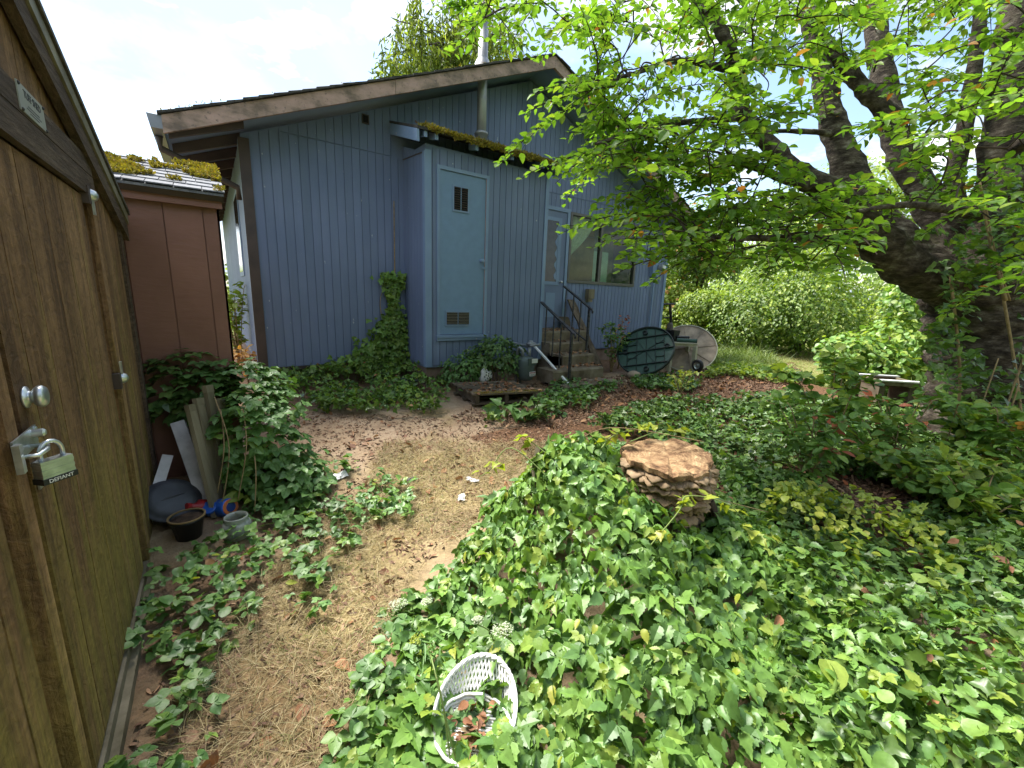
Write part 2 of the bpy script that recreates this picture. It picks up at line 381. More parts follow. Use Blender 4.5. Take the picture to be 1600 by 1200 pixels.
class MB:
    def __init__(s): s.v = []; s.f = []
    def add(s, vs, fs):
        b = len(s.v); s.v += [tuple(float(c) for c in p) for p in vs]; s.f += [tuple(b+i for i in q) for q in fs]; return s
    def box(s, x0, x1, y0, y1, z0, z1):
        return s.add([(x0,y0,z0),(x1,y0,z0),(x1,y1,z0),(x0,y1,z0),(x0,y0,z1),(x1,y0,z1),(x1,y1,z1),(x0,y1,z1)],
                     [(0,3,2,1),(4,5,6,7),(0,1,5,4),(1,2,6,5),(2,3,7,6),(3,0,4,7)])
    def obox(s, c, a, b, d):
        """box from centre and three half-axes; chamfered a little"""
        c, a, b, d = (np.array(x, float) for x in (c, a, b, d))
        vs = [c+i*a+j*b+k*d for k in (-1,1) for j in (-1,1) for i in (-1,1)]
        return s.add(vs, [(0,2,3,1),(4,5,7,6),(0,1,5,4),(1,3,7,5),(3,2,6,7),(2,0,4,6)])
    def prism(s, poly, vec):
        poly = [np.array(p, float) for p in poly]; vec = np.array(vec, float); n = len(poly)
        vs = poly+[p+vec for p in poly]
        fs = [tuple(range(n))[::-1], tuple(range(n, 2*n))]+[(i, (i+1) % n, n+(i+1) % n, n+i) for i in range(n)]
        return s.add(vs, fs)
    def beam(s, p0, p1, w, h, up=(0, 0, 1)):
        p0, p1 = np.array(p0, float), np.array(p1, float); d = p1-p0; l = np.linalg.norm(d); d /= l
        u = np.array(up, float); u -= d*(u@d)
        if np.linalg.norm(u) < 1e-6: u = np.array([1., 0, 0])-d*d[0]
        u /= np.linalg.norm(u); r = np.cross(d, u)
        return s.obox((p0+p1)/2, d*l/2, r*w/2, u*h/2)
    def tube(s, pts, r, n=8, cap=True, jit=0.0, seed=0):
        pts = [np.array(p, float) for p in pts]; m = len(pts)
        rr = [r]*m if not hasattr(r, '__len__') else list(r)
        rg = random.Random(seed); b = len(s.v); prev = None; vs = []
        for i in range(m):
            t = pts[min(i+1, m-1)]-pts[max(i-1, 0)]; t = t/(np.linalg.norm(t)+1e-9)
            if prev is None:
                a = np.array([0, 0, 1.]) if abs(t[2]) < .9 else np.array([1., 0, 0])
                u = np.cross(t, a)
            else: u = prev-t*(prev@t)
            u /= np.linalg.norm(u)+1e-9; prev = u; w_ = np.cross(t, u)
            for k in range(n):
                q = 2*math.pi*k/n; rad = rr[i]*(1+jit*(rg.random()-.5)*2)
                vs.append(pts[i]+rad*(math.cos(q)*u+math.sin(q)*w_))
        fs = [(i*n+k, i*n+(k+1) % n, (i+1)*n+(k+1) % n, (i+1)*n+k) for i in range(m-1) for k in range(n)]
        if cap: fs += [tuple(range(n))[::-1], tuple(range((m-1)*n, m*n))]
        return s.add(vs, fs)
    def lathe(s, c, prof, axis=(0, 0, 1), n=24, close=True):
        c = np.array(c, float); ax = np.array(axis, float); ax /= np.linalg.norm(ax)
        a = np.array([0, 0, 1.]) if abs(ax[2]) < .9 else np.array([1., 0, 0])
        u = np.cross(ax, a); u /= np.linalg.norm(u); w_ = np.cross(ax, u); m = len(prof)
        vs = [c+ax*h+r*(math.cos(2*math.pi*k/n)*u+math.sin(2*math.pi*k/n)*w_) for r, h in prof for k in range(n)]
        fs = [(i*n+k, i*n+(k+1) % n, (i+1)*n+(k+1) % n, (i+1)*n+k) for i in range(m-1) for k in range(n)]
        if close: fs += [tuple(range(n))[::-1], tuple(range((m-1)*n, m*n))]
        return s.add(vs, fs)
    def build(s, name, mat, parent=None, smooth=False, label=None, kind=None):
        off = wpos(parent) if parent is not None else np.zeros(3)
        me = bpy.data.meshes.new(name)
        me.from_pydata([tuple(np.array(p)-off) for p in s.v], [], s.f)
        me.materials.append(MAT[mat] if isinstance(mat, str) else mat)
        if smooth: me.polygons.foreach_set('use_smooth', [True]*len(me.polygons))
        me.update()
        o = link(name, me, parent)
        return props(o, label, kind=kind)

def mesh_np(name, V, T, mat, parent=None, kind=None, smooth=False, label=None):
    off = wpos(parent) if parent is not None else np.zeros(3)
    V = np.asarray(V, np.float32)-off.astype(np.float32); T = np.asarray(T, np.int32)
    me = bpy.data.meshes.new(name); k = T.shape[1]
    me.vertices.add(len(V)); me.vertices.foreach_set('co', V.ravel())
    me.loops.add(T.size); me.loops.foreach_set('vertex_index', T.ravel())
    me.polygons.add(len(T)); me.polygons.foreach_set('loop_start', np.arange(0, T.size, k, dtype=np.int32))
    me.polygons.foreach_set('loop_total', np.full(len(T), k, np.int32))
    if smooth: me.polygons.foreach_set('use_smooth', np.ones(len(T), bool))
    me.materials.append(mat); me.update(calc_edges=True)
    o = link(name, me, parent)
    return props(o, label, kind=kind)

# lattice noise used for terrain, clumps and outlines
_P = np.random.default_rng(3).random((64, 64))
def vn(x, y):
    x = np.asarray(x, float); y = np.asarray(y, float)
    xi = np.floor(x).astype(int); yi = np.floor(y).astype(int); fx = x-xi; fy = y-yi
    fx = fx*fx*(3-2*fx); fy = fy*fy*(3-2*fy)
    g = lambda a, b: _P[a % 64, b % 64]
    return (g(xi, yi)*(1-fx)+g(xi+1, yi)*fx)*(1-fy)+(g(xi, yi+1)*(1-fx)+g(xi+1, yi+1)*fx)*fy
def fbm(x, y, o=4):
    s, a, t = 0, .5, 0
    for i in range(o):
        s = s+a*vn(x*2**i+17*i, y*2**i+5*i); t += a; a *= .5
    return s/t
def sstep(a, b, x):
    t = np.clip((np.asarray(x, float)-a)/(b-a), 0, 1); return t*t*(3-2*t)
def G(x, y):
    """height of the yard"""
    base = -.15+.22*sstep(1.6, 4.6, y)
    return base+.05*(fbm(np.asarray(x)*.7+3, np.asarray(y)*.7)-.5)+.018*(fbm(np.asarray(x)*5, np.asarray(y)*5)-.5)
def gpx(x, y):
    """point of the yard seen at a pixel"""
    z = -.1
    for _ in range(12):
        p = hit(x, y, 2, z); z = float(G(p[0], p[1]))
    return p
def inpoly(poly, X, Y):
    poly = np.asarray(poly, float); c = np.zeros(np.shape(X), bool); n = len(poly)
    for i in range(n):
        x0, y0 = poly[i]; x1, y1 = poly[(i+1) % n]
        k = ((y0 > Y) != (y1 > Y)) & (X < (x1-x0)*(Y-y0)/((y1-y0) if y1 != y0 else 1e-9)+x0)
        c ^= k
    return c
def gpoly(pts):
    """ground polygon from pixels"""
    return np.array([gpx(*p)[:2] for p in pts])

# ------------------------------------------------------------------ ground: one sheet, fine near, coarse far
def axis_pts(segs):
    out = []
    for a, b, st in segs: out += list(np.arange(a, b, st))
    out.append(segs[-1][1]); return np.array(out)
gx = axis_pts([(-260, -40, 20), (-40, -4, 3), (-4, -1.2, .4), (-1.2, 8, .05), (8, 16, .2), (16, 40, 2), (40, 300, 20)])
gy = axis_pts([(-260, -40, 20), (-40, -3, 3), (-3, -.6, .3), (-.6, 6.2, .05), (6.2, 12, .3), (12, 40, 2), (40, 400, 20)])
XX, YY = np.meshgrid(gx, gy)
ZZ = G(XX, YY)
fine = ((XX > -1.2) & (XX < 9) & (YY > -.6) & (YY < 6.2))
ZZ = ZZ + np.where(fine, .02*(fbm(XX*14, YY*14, 3)-.5), 0)
V = np.stack([XX.ravel(), YY.ravel(), ZZ.ravel()], 1)
nx, ny = len(gx), len(gy)
I = np.arange(nx*ny).reshape(ny, nx)
Q = np.stack([I[:-1, :-1].ravel(), I[:-1, 1:].ravel(), I[1:, 1:].ravel(), I[1:, :-1].ravel()], 1)
ground = mesh_np('ground', V, Q, MAT['ground'], smooth=True, kind='structure')
ground['label'] = 'bare dirt yard with dry grass and leaf litter'
PG_DRY = gpoly([(250, 1200), (420, 900), (560, 780), (600, 700), (900, 690), (760, 800), (640, 900), (560, 1200)])
PG_MUL = gpoly([(840, 640), (1000, 592), (1240, 570), (1260, 600), (1000, 640), (880, 660)])
def edgef(poly, X, Y, soft):
    # rough soft mask: polygon test on jittered points
    m = np.zeros(X.shape)
    for k in range(6):
        jx = soft*(fbm(X*3+k*9.1, Y*3+2.7*k, 2)-.5)*2; jy = soft*(fbm(X*3+k*4.3+50, Y*3+k, 2)-.5)*2
        m += inpoly(poly, X+jx, Y+jy)
    return m/6
Zr = edgef(PG_DRY, XX, YY, .35)
Zr = np.maximum(Zr, .55*sstep(.45, .6, fbm(XX*1.7, YY*1.7, 3)) * (YY < 4.2))
bare = inpoly(gpoly([(425, 705), (430, 650), (560, 640), (700, 655), (650, 690), (540, 715)]), XX, YY)
Zr = np.where(bare, Zr*.15, Zr)
Zg = edgef(PG_MUL, XX, YY, .3)
Zg = np.maximum(Zg, ((XX-2.2) > (2.6-YY)*.4) & (YY < 3.4) & (XX > 1.4))
Zg = np.maximum(Zg, .8*sstep(4.6, 5.0, YY)*(XX < 8.0))
Zg = np.maximum(Zg, (XX < .5)*.55*sstep(.4, .6, fbm(XX*2+8, YY*2, 3)))
Zg = np.maximum(Zg, (XX < -.4)*1.0)
Zb = ((XX > 9.0) | (YY > 12) | (XX < -3) | (YY < -2.5)).astype(float)*sstep(.25, .5, fbm(XX*.5, YY*.5, 3)+.2)
ca = ground.data.color_attributes.new('zone', 'FLOAT_COLOR', 'POINT')
cc = np.stack([Zr.ravel(), Zg.ravel().astype(float), Zb.ravel(), np.ones(nx*ny)], 1).astype(np.float32)
ca.data.foreach_set('color', cc.ravel())

# ------------------------------------------------------------------ boards of a wall
def boards(parent, name, mat, org, xd, nrm, s0, s1, zb, zt, pitch, gap, th, holes=(), start=None):
    """vertical strips on a plane; zb, zt give the height of bottom and top at s; holes = (s0, s1, z0, z1)"""
    org, xd, nrm = (np.array(a, float) for a in (org, xd, nrm))
    s = s0 if start is None else start
    cuts = []
    while s < s1-.004:
        a, b = max(s, s0), min(s+pitch-gap, s1)
        if b-a > .008: cuts.append((a, b))
        s += pitch
    P = lambda q, z: org+xd*q+np.array([0, 0, z])
    out = []
    for a, b in cuts:
        es = sorted({a, b}|{h[0] for h in holes if a < h[0] < b}|{h[1] for h in holes if a < h[1] < b})
        for c, d in zip(es[:-1], es[1:]):
            if d-c < .008: continue
            m = (c+d)/2
            seg = [(None, None)]
            iv = [(zb(m), zt(m))]
            for h in holes:
                if h[0]-1e-6 <= m <= h[1]+1e-6:
                    nv = []
                    for lo, hi in iv:
                        if h[2] > lo: nv.append((lo, min(hi, h[2])))
                        if h[3] < hi: nv.append((max(lo, h[3]), hi))
                    iv = nv
            for lo, hi in iv:
                if hi-lo < .02: continue
                l0, l1 = (zb(c), zb(d)) if abs(lo-zb(m)) < 1e-6 else (lo, lo)
                h0, h1 = (zt(c), zt(d)) if abs(hi-zt(m)) < 1e-6 else (hi, hi)
                mb = MB(); mb.prism([P(c, l0), P(d, l1), P(d, h1), P(c, h0)], nrm*th)
                out.append(mb.build(name, mat, parent))
    return out

def txt(s, size, mat, name, parent, c, right, up, extr=.0006, label=None):
    """flat lettering standing at c, written along 'right'"""
    cu = bpy.data.curves.new('lettering', 'FONT'); cu.body = s; cu.size = size; cu.extrude = extr
    cu.align_x = 'CENTER'; cu.align_y = 'CENTER'
    t = bpy.data.objects.new('lettering', cu); COL.objects.link(t)
    bpy.context.view_layer.update()
    me = bpy.data.meshes.new_from_object(t.evaluated_get(bpy.context.evaluated_depsgraph_get()))
    bpy.data.objects.remove(t); bpy.data.curves.remove(cu)
    right = np.array(right, float); right /= np.linalg.norm(right); up = np.array(up, float); up /= np.linalg.norm(up)
    nn = np.cross(right, up); off = wpos(parent)
    for v in me.vertices:
        p = np.array(c)+right*v.co.x+up*v.co.y+nn*v.co.z-off
        v.co = tuple(p)
    me.materials.clear(); me.materials.append(MAT[mat])
    me.name = name
    return props(link(name, me, parent), label)

# ------------------------------------------------------------------ storage shed (gable end towards the yard)
SX = -.40
shed = thing('storage_shed', 'brown wooden storage shed streaked with green algae, padlocked plank doors', 'shed', (-1.6, 1.5, -.15))
rk = lambda y: 2.18-.32*(y-2.09)                        # top of the rake board
yr = 1.2                                                # ridge
rz = lambda y: rk(y) if y > yr else rk(2*yr-y)
mb = MB(); mb.prism([(SX-.05, -1.0, -.1), (SX-.05, 3.39, -.1), (SX-.05, 3.39, rz(3.39)-.05), (SX-.05, yr, rz(yr)-.05), (SX-.05, -1.0, rz(-1.0)-.05)], (-2.3, 0, 0))
swall = mb.build('shed_body', 'shed', shed)
# wall strips right of the door, gable strips above
boards(swall, 'board', 'shed', (SX-.05, 0, 0), (0, 1, 0), (1, 0, 0), 2.63, 3.38, lambda s: -.06, lambda s: rz(s)-.06, .203, .008, .05)
boards(swall, 'board', 'shed', (SX-.05, 0, 0), (0, 1, 0), (1, 0, 0), -.98, 1.255, lambda s: -.10, lambda s: 1.70, .203, .009, .05, start=-1.0+.136)
boards(swall, 'board', 'shed', (SX-.05, 0, 0), (0, 1, 0), (1, 0, 0), -.98, 2.62, lambda s: 1.79, lambda s: rz(s)-.06, .203, .007, .045, start=-1.0+.156)
# corner board
MB().box(SX-.002, SX+.014, 3.31, 3.395, -.08, rz(3.39)-.10).build('corner_trim', 'shedtrim', swall)
MB().box(SX-.002, SX+.016, 2.625, 2.70, -.06, 1.86).build('door_jamb', 'shed', swall)
# door leaf, astragal strip
door = MB().box(SX-.045, SX-.02, 1.45, 2.54, -.05, 1.69).build('door_backing', 'shed', shed)
door.name = 'shed_door'
boards(door, 'board', 'shed', (SX-.02, 0, 0), (0, 1, 0), (1, 0, 0), 1.45, 2.54, lambda s: -.05, lambda s: 1.69, .203, .007, .022, start=1.376)
MB().box(SX-.03, SX+.012, 1.325, 1.385, -.07, 1.695).build('meeting_strip', 'shed', shed)
# horizontal head boards
MB().box(SX-.001, SX+.022, -.95, 2.705, 1.70, 1.787).build('head_board', 'shedtrim', shed)
MB().box(SX-.001, SX+.020, -.95, 2.715, 1.793, 1.865).build('head_board', 'shedtrim', shed)
# sill beam along the ground
MB().prism([(SX-.03, 1.0, -.10), (SX+.035, 1.0, -.10), (SX+.035, 1.0, -.2), (SX-.03, 1.0, -.2)], (0, 1.66, 0)).build('sill', 'plank', shed)
MB().prism([(SX-.03, 1.0, -.06), (SX+.012, 1.0, -.06), (SX+.012, 1.0, -.101), (SX-.03, 1.0, -.101)], (0, 1.62, 0)).build('sill_lip', 'plank', shed)
# rake trim, drip edge and roof
for sgn, nm in ((1, 'far'), (-1, 'near')):
    y0, y1 = (yr, 3.47) if sgn > 0 else (yr, 2*yr-3.47)
    MB().prism([(SX+.004, y0, rz(y0)-.155), (SX+.004, y1, rz(y1)-.155), (SX+.004, y1, rz(y1)-.062), (SX+.004, y0, rz(y0)-.062)], (.03, 0, 0)).build('rake_board', 'shedtrim', shed)
    d = MB(); d.prism([(SX-.02, y0, rz(y0)-.060), (SX-.02, y1, rz(y1)-.060), (SX-.02, y1, rz(y1)-.004), (SX-.02, y0, rz(y0)-.004)], (.062, 0, 0))
    d.build('drip_edge', simple('mossy_metal_edge', (.19, .175, .125), .6, .2, amt=.3), shed)
    r = MB(); r.prism([(SX+.05, y0, rz(y0)), (SX+.05, y1+.02*sgn, rz(y1)-.006), (SX+.05, y1+.02*sgn, rz(y1)+.016), (SX+.05, y0, rz(y0)+.022)], (-2.5, 0, 0))
    r.build('roof', 'dkshingle', shed)
# name plate
q = [hit(*p, 0, SX+.024) for p in ((33, 173), (73, 208), (67, 169), (28, 133))]
pl = MB().box(SX+.0205, SX+.0235, 1.845*.99, 2.055*1.0, 1.800, 1.874).build('name_plate', simple('pale_tin_plate', (.36, .37, .34), .5, .3, amt=.12), shed)
txt('TUFF SHED', .030, 'greypl', 'lettering', pl, (SX+.0240, 1.945, 1.852), (0, 1, 0), (0, 0, 1))
for k, (wd, zz) in enumerate(((.10, 1.826), (.13, 1.818), (.08, 1.810))):
    MB().box(SX+.0236, SX+.0240, 1.945-wd/2, 1.945+wd/2, zz-.0016, zz+.0016).build('small_print', 'greypl', pl)
for yy, zz in ((1.836, 1.803), (1.836, 1.868), (2.05, 1.803), (2.05, 1.868)):
    MB().lathe((SX+.023, yy, zz), [(.005, 0), (.005, .003), (.002, .005)], (1, 0, 0), 8).build('screw', 'iron', pl)
# knob
p = np.array((SX+.003, 1.50, 1.06))
MB().lathe(p, [(.027, 0), (.027, .005), (.016, .008), (.015, .014), (.022, .018), (.027, .024), (.027, .032), (.022, .038), (.010, .039)], (1, 0, .0), 28).build('door_knob', 'galv', shed, smooth=True)
# hasp: slotted plate, swivel staple
hp = np.array((SX+.018, 1.40, .975))
h = MB().box(SX+.014, SX+.018, 1.325, 1.475, .945, .995)
hasp = h.build('hasp', 'galv', shed)
MB().box(SX+.018, SX+.030, 1.31, 1.328, .925, .99).build('hinge_barrel', 'galv', hasp)
MB().lathe((SX+.018, 1.44, .982), [(.010, 0), (.010, .020), (.006, .024)], (1, 0, 0), 14).build('swivel_pin', 'galv', hasp)
MB().box(SX+.004, SX+.008, 1.46, 1.49, .83, .90).build('lower_strap', 'galv', hasp)
for yy, zz in ((1.465, .988), (1.475, .86), (1.475, .842)):
    MB().lathe((SX+.016 if zz > .9 else SX+.007, yy, zz), [(.006, 0), (.006, .004), (.003, .006)], (1, 0, 0), 10).build('screw', 'galv', hasp)
MB().tube([(SX+.018, 1.35, .952), (SX+.045, 1.35, .952), (SX+.052, 1.385, .954), (SX+.045, 1.42, .956), (SX+.018, 1.42, .956)], .005, 10).build('staple', 'galv', hasp, smooth=True)
# padlock hanging from the staple: laminated body, shackle
lk = thing('padlock', 'steel laminated padlock with black bumper hanging on shed door hasp', 'padlock', (SX+.05, 1.39, .88))
ly, lz = 1.405, .895
ln_ = np.array((.72, -.69, 0)); lr_ = np.array((.69, .72, 0)); lu_ = np.array((0, 0, 1.)); lc_ = np.array((SX+.052, ly, lz))
lb = MB()
for k in range(6): lb.obox(lc_+lu_*(-.0087+k*.007), lr_*(.033-.0006*(k % 2)), ln_*(.014-.0006*(k % 2)), lu_*.0033)
lb.build('lock_body', 'galv', lk)
MB().obox(lc_+lu_*(-.0192), lr_*.035, ln_*.016, lu_*.0068).build('bumper', 'blackpl', lk)
txt('DEFIANT', .0125, 'white', 'lettering', lk, lc_+lu_*(-.0192)+ln_*.0166, lr_, lu_)
MB().tube([lc_-lr_*.022+lu_*.028]+[lc_-lr_*.022*math.cos(a)+lu_*(.045+.028*math.sin(a)) for a in np.linspace(0, math.pi, 9)]+[lc_+lr_*.022+lu_*.028], .0048, 10).build('shackle', 'galv', lk, smooth=True)
# turn latch on the jamb, and the one under the head board
for (yy, zz, up) in ((2.63, .90, 1), (2.60, 1.70, -1)):
    lt = MB().lathe((SX+.018, yy, zz), [(.026, 0), (.026, .008), (.018, .022), (.006, .028)], (1, 0, 0), 18).build('turn_latch', 'galv', shed, smooth=True)
    MB().obox((SX+.026, yy-.006, zz+.045*up), (.004, 0, 0), (0, .009, 0), (0, 0, .034)).build('latch_arm', 'galv', lt)
    MB().obox((SX+.012, yy-.05, zz-.005), (.014, 0, 0), (0, .02, 0), (0, 0, .035)).build('latch_block', 'dkbrown', lt)

# ------------------------------------------------------------------ brown shed behind it
FY = 3.56
sh2 = thing('brown_shed', 'smooth reddish brown panelled shed with mossy grey shingle roof', 'shed', (-.7, 4.4, -.02))
X2 = .095
sb = MB().box(-1.7, X2-.012, FY+.012, 5.15, -.08, 1.885).build('shed_body', 'brown', sh2)
boards(sb, 'panel', 'brown', (0, FY+.012, 0), (1, 0, 0), (0, -1, 0), -1.69, X2, lambda s: -.08, lambda s: 1.885, .2032, .006, .012, start=-.195-.2032*8+.0)
boards(sb, 'panel', 'brown', (X2-.012, 0, 0), (0, 1, 0), (1, 0, 0), FY, 5.15, lambda s: -.08, lambda s: 1.885, .2032, .006, .012)
MB().box(-1.75, X2+.02, FY-.05, FY-.028, 1.835, 1.915).build('eave_board', 'brown', sh2)
e0, e1 = FY-.10, 4.42
z0 = 1.925; sl = .34
zr2 = lambda y: z0+sl*(y-e0)
MB().prism([(X2+.03, e0, z0-.02), (X2+.03, e1, zr2(e1)-.02), (X2+.03, 5.25, z0-.02), (X2+.03, 5.2, z0-.05), (X2+.03, e1, zr2(e1)-.05), (X2+.03, e0+.03, z0-.05)], (-1.85, 0, 0)).build('roof_deck', 'dkbrown', sh2)
rf = MB().prism([(X2+.034, e0-.005, z0-.02), (X2+.034, e0-.005, z0-.005), (X2+.034, e1, zr2(e1)), (X2+.034, 5.25, z0-.005), (X2+.034, 5.25, z0-.02), (X2+.034, e1, zr2(e1)-.019)], (-1.86, 0, 0)).build('roof', 'shingle', sh2)
cs = math.hypot(1, sl); sh_me = None
for row in range(8):
    ya = e0-.015+row*.122; L_ = .19
    if ya+.05 > e1: break
    x = X2+.04; k = 0
    x -= (row % 2)*.06
    while x > -1.7:
        wd = random.uniform(.10, .165)
        hi = X2+.04 if (k == 0) else x
        m_ = MB(); za_ = zr2(ya)+.008+.006; 
        m_.prism([(x, ya, za_), (x-wd+.004, ya, za_+random.uniform(-.002, .003)), (x-wd+.004, min(ya+L_, e1), zr2(min(ya+L_, e1))+.003), (x, min(ya+L_, e1), zr2(min(ya+L_, e1))+.003)], (0, 0, -.007))
        m_.build('shingle', 'shingle', rf)
        x -= wd; k += 1

# ------------------------------------------------------------------ blue house
HX0, HX1, HY, HB = .42, 8.45, 5.94, .35
RX = 4.435
RZ = lambda x: 4.83-.417*abs(x-RX)
house = thing('blue_house', 'single storey blue house with grooved plywood siding and low gable roof', 'house', (RX, 9.9, .05))
HD = 14.0
gw = MB().prism([(HX0+.012, HY+.012, HB-.02), (HX1-.012, HY+.012, HB-.02), (HX1-.012, HY+.012, RZ(HX1)-.16), (RX, HY+.012, RZ(RX)-.16), (HX0+.012, HY+.012, RZ(HX0)-.16)], (0, .10, 0))
gable = gw.build('gable_wall', 'blue', house)
MB().box(HX0+.012, HX0+.1, HY+.112, HD, HB-.02, RZ(HX0)-.17).build('side_wall', 'blue', house, label='pale blue side wall facing the brown shed')
side = house.children[-1]
MB().box(HX1-.1, HX1-.012, HY+.112, HD, HB-.02, RZ(HX1)-.17).build('side_wall', 'blue', house)
MB().box(HX0+.012, HX1-.012, HD, HD+.1, HB-.02, RZ(HX1)-.17).build('rear_wall', 'blue', house)
MB().box(HX0+.04, HX1-.04, HY+.05, HD, -.12, HB-.021).build('foundation', 'found', house)
BX0, BX1, BY = 2.30, 4.28, 5.20
WX0, WX1, WZ0, WZ1 = 5.47, 7.33, 1.66, 2.83
DX0, DX1, DZ0, DZ1 = 4.40, 5.36, .79, 2.83
holes = [(BX0+.02, BX1-.02, 0, 3.1), (WX0, WX1, WZ0, WZ1), (DX0-.07, DX1+.07, 0, DZ1+.07)]
boards(gable, 'board', 'blue', (0, HY+.012, 0), (1, 0, 0), (0, -1, 0), HX0+.09, HX1-.07, lambda s: HB, lambda s: min(3.10, RZ(s)-.17), .1016, .009, .012, holes)
boards(gable, 'board', 'blue', (0, HY+.012, 0), (1, 0, 0), (0, -1, 0), HX0+.4, HX1-.4, lambda s: 3.112, lambda s: max(3.113, RZ(s)-.17), .1016, .007, .012, [(2.15, 4.42, 0, 3.36)])
boards(side, 'board', 'blue', (HX0+.012, 0, 0), (0, 1, 0), (-1, 0, 0), HY+.012, 11.0, lambda s: HB, lambda s: RZ(HX0)-.2, .2032, .009, .012, [(7.1, 7.9, 1.5, 2.6)])
# corner boards
MB().box(HX0-.02, HX0+.088, HY-.018, HY+.011, HB-.06, RZ(HX0)-.2).build('corner_board', 'dkbrown', gable)
MB().box(HX0-.016, HX0-.001, HY+.012, HY+.11, HB-.04, RZ(HX0)-.2).build('corner_board', 'bluetrim', gable)
MB().box(HX1-.068, HX1+.02, HY-.018, HY+.011, HB-.04, RZ(HX1)-.2).build('corner_board', 'bluetrim', gable)
MB().box(HX0+.09, BX0-.01, HY-.006, HY+.011, HB-.05, HB-.004).build('base_trim', 'dkbrown', gable)
# roof: deck, stepped shingle courses, rake boards, eave parts
YF = 5.40
EXL, EXR = -.22, 9.09
for sg in (-1, 1):
    ex = EXL if sg < 0 else EXR
    dk = MB().prism([(RX, YF+.02, RZ(RX)-.03), (ex, YF+.02, RZ(ex)-.03), (ex, YF+.02, RZ(ex)-.075), (RX, YF+.02, RZ(RX)-.075)], (0, HD+.6-YF, 0)).build('roof', 'dkshingle', house)
    n = 34; run = abs(ex-RX)+.03
    for k in range(n):
        a = RX+sg*run*(1-k/n); b = RX+sg*max(0, run*(1-(k+1)/n)-.05)
        j = random.uniform(-.018, .012)
        MB().prism([(a, YF-.045+j, RZ(a)+.002), (b, YF-.045+j, RZ(b)-.012), (b, YF-.045+j, RZ(b)-.028), (a, YF-.045+j, RZ(a)-.022)], (0, HD+.6-YF, 0)).build('shingle_course', 'dkshingle', dk)
    # rake board in two lengths
    for a, b in ((RX, RX+sg*(run-.03)*.52), (RX+sg*((run-.03)*.52+.004), ex)):
        MB().prism([(a, YF-.02, RZ(a)-.032), (b, YF-.02, RZ(b)-.032), (b, YF-.02, RZ(b)-.185), (a, YF-.02, RZ(a)-.185)], (0, .04, 0)).build('rake_board', 'fascia', house)
    # soffit
    MB().prism([(RX, YF+.021, RZ(RX)-.076), (ex, YF+.021, RZ(ex)-.076), (ex, YF+.021, RZ(ex)-.10), (RX, YF+.021, RZ(RX)-.10)], (0, HD+.5-YF, 0)).build('soffit', 'bluetrim', house)
    xw = HX0 if sg < 0 else HX1
    for k in range(14):
        y = YF+.12+k*.61
        MB().prism([(xw-sg*.02, y, RZ(xw)-.101), (ex-sg*.03, y, RZ(ex-sg*.03)-.101), (ex-sg*.03, y, RZ(ex)-.185), (xw-sg*.02, y, RZ(xw)-.215)], (0, .045, 0)).build('rafter_tail', 'dkbrown', house)
    g = MB().prism([(ex, YF-.01, RZ(ex)-.035), (ex+sg*.11, YF-.01, RZ(ex)-.035), (ex+sg*.09, YF-.01, RZ(ex)-.15), (ex, YF-.01, RZ(ex)-.15)], (0, HD+.4-YF, 0))
    g.build('gutter', 'pewter', house)
# downspout: sloping leg from the gutter, then down the corner
MB().tube([(EXL-.05, YF+.25, RZ(EXL)-.15), (EXL-.05, YF+.3, RZ(EXL)-.25), (HX0-.06, HY-.02, 2.42), (HX0-.055, HY+.02, 2.30)], .032, 8).build('downspout', 'dkbrown', house, smooth=True)
# small gable vent
MB().box(1.77, 1.86, HY-.012, HY-.001, 3.42, 3.53).build('wall_vent', 'dkbrown', house)
MB().box(1.785, 1.845, HY-.016, HY-.0125, 3.435, 3.515).build('wall_vent_opening', 'black', house)
# side wall window and dryer hood
sw = MB().box(HX0-.012, HX0+.011, 7.08, 7.92, 1.48, 2.62).build('side_window', 'bluetrim', house)
MB().box(HX0-.016, HX0-.0125, 7.14, 7.86, 1.54, 2.56).build('pane', simple('dark_window_glass', (.02, .025, .03), .05), sw)
MB().prism([(HX0, 8.6, .96), (HX0-.10, 8.6, .93), (HX0-.10, 8.6, 1.04), (HX0, 8.6, 1.14)], (0, .2, 0)).build('dryer_hood', 'cream', house)
# ---- utility closet bump-out
cl = MB().box(BX0+.012, BX1-.012, BY+.012, HY+.011, HB-.01, 3.13)
closet = cl.build('utility_closet', 'blue', house)
CDX0, CDX1, CDZ0, CDZ1 = 2.50, 3.185, .79, 2.87
boards(closet, 'board', 'blue', (0, BY+.012, 0), (1, 0, 0), (0, -1, 0), BX0, BX1, lambda s: HB+.02, lambda s: 3.10, .1016, .009, .012, [(CDX0-.045, CDX1+.045, CDZ0-.06, CDZ1+.045)])
boards(closet, 'board', 'blue', (BX0+.012, 0, 0), (0, 1, 0), (-1, 0, 0), BY+.06, HY, lambda s: HB+.02, lambda s: 3.02+.33*(s-BY), .1016, .007, .012)
boards(closet, 'board', 'blue', (BX1-.012, 0, 0), (0, 1, 0), (1, 0, 0), BY, HY-.001, lambda s: HB+.02, lambda s: 3.02+.33*(s-BY), .1016, .007, .012)
MB().box(BX0-.014, BX0-.001, BY-.014, BY+.055, HB, 3.04).build('corner_board', 'bluetrim', closet)
MB().box(BX0-.0005, BX0+.075, BY-.014, BY-.001, HB, 3.06).build('corner_board', 'bluetrim', closet)
MB().box(BX1-.05, BX1+.012, BY-.014, BY-.001, HB, 3.06).build('corner_board', 'bluetrim', closet)
MB().prism([(BX0-.006, HY-.02, 3.10), (BX0-.006, BY+.06, 3.045), (BX0-.006, BY+.06, 3.03), (BX0-.006, HY-.02, 3.085)], (.004, 0, 0)).build('flashing', 'dkbrown', closet)
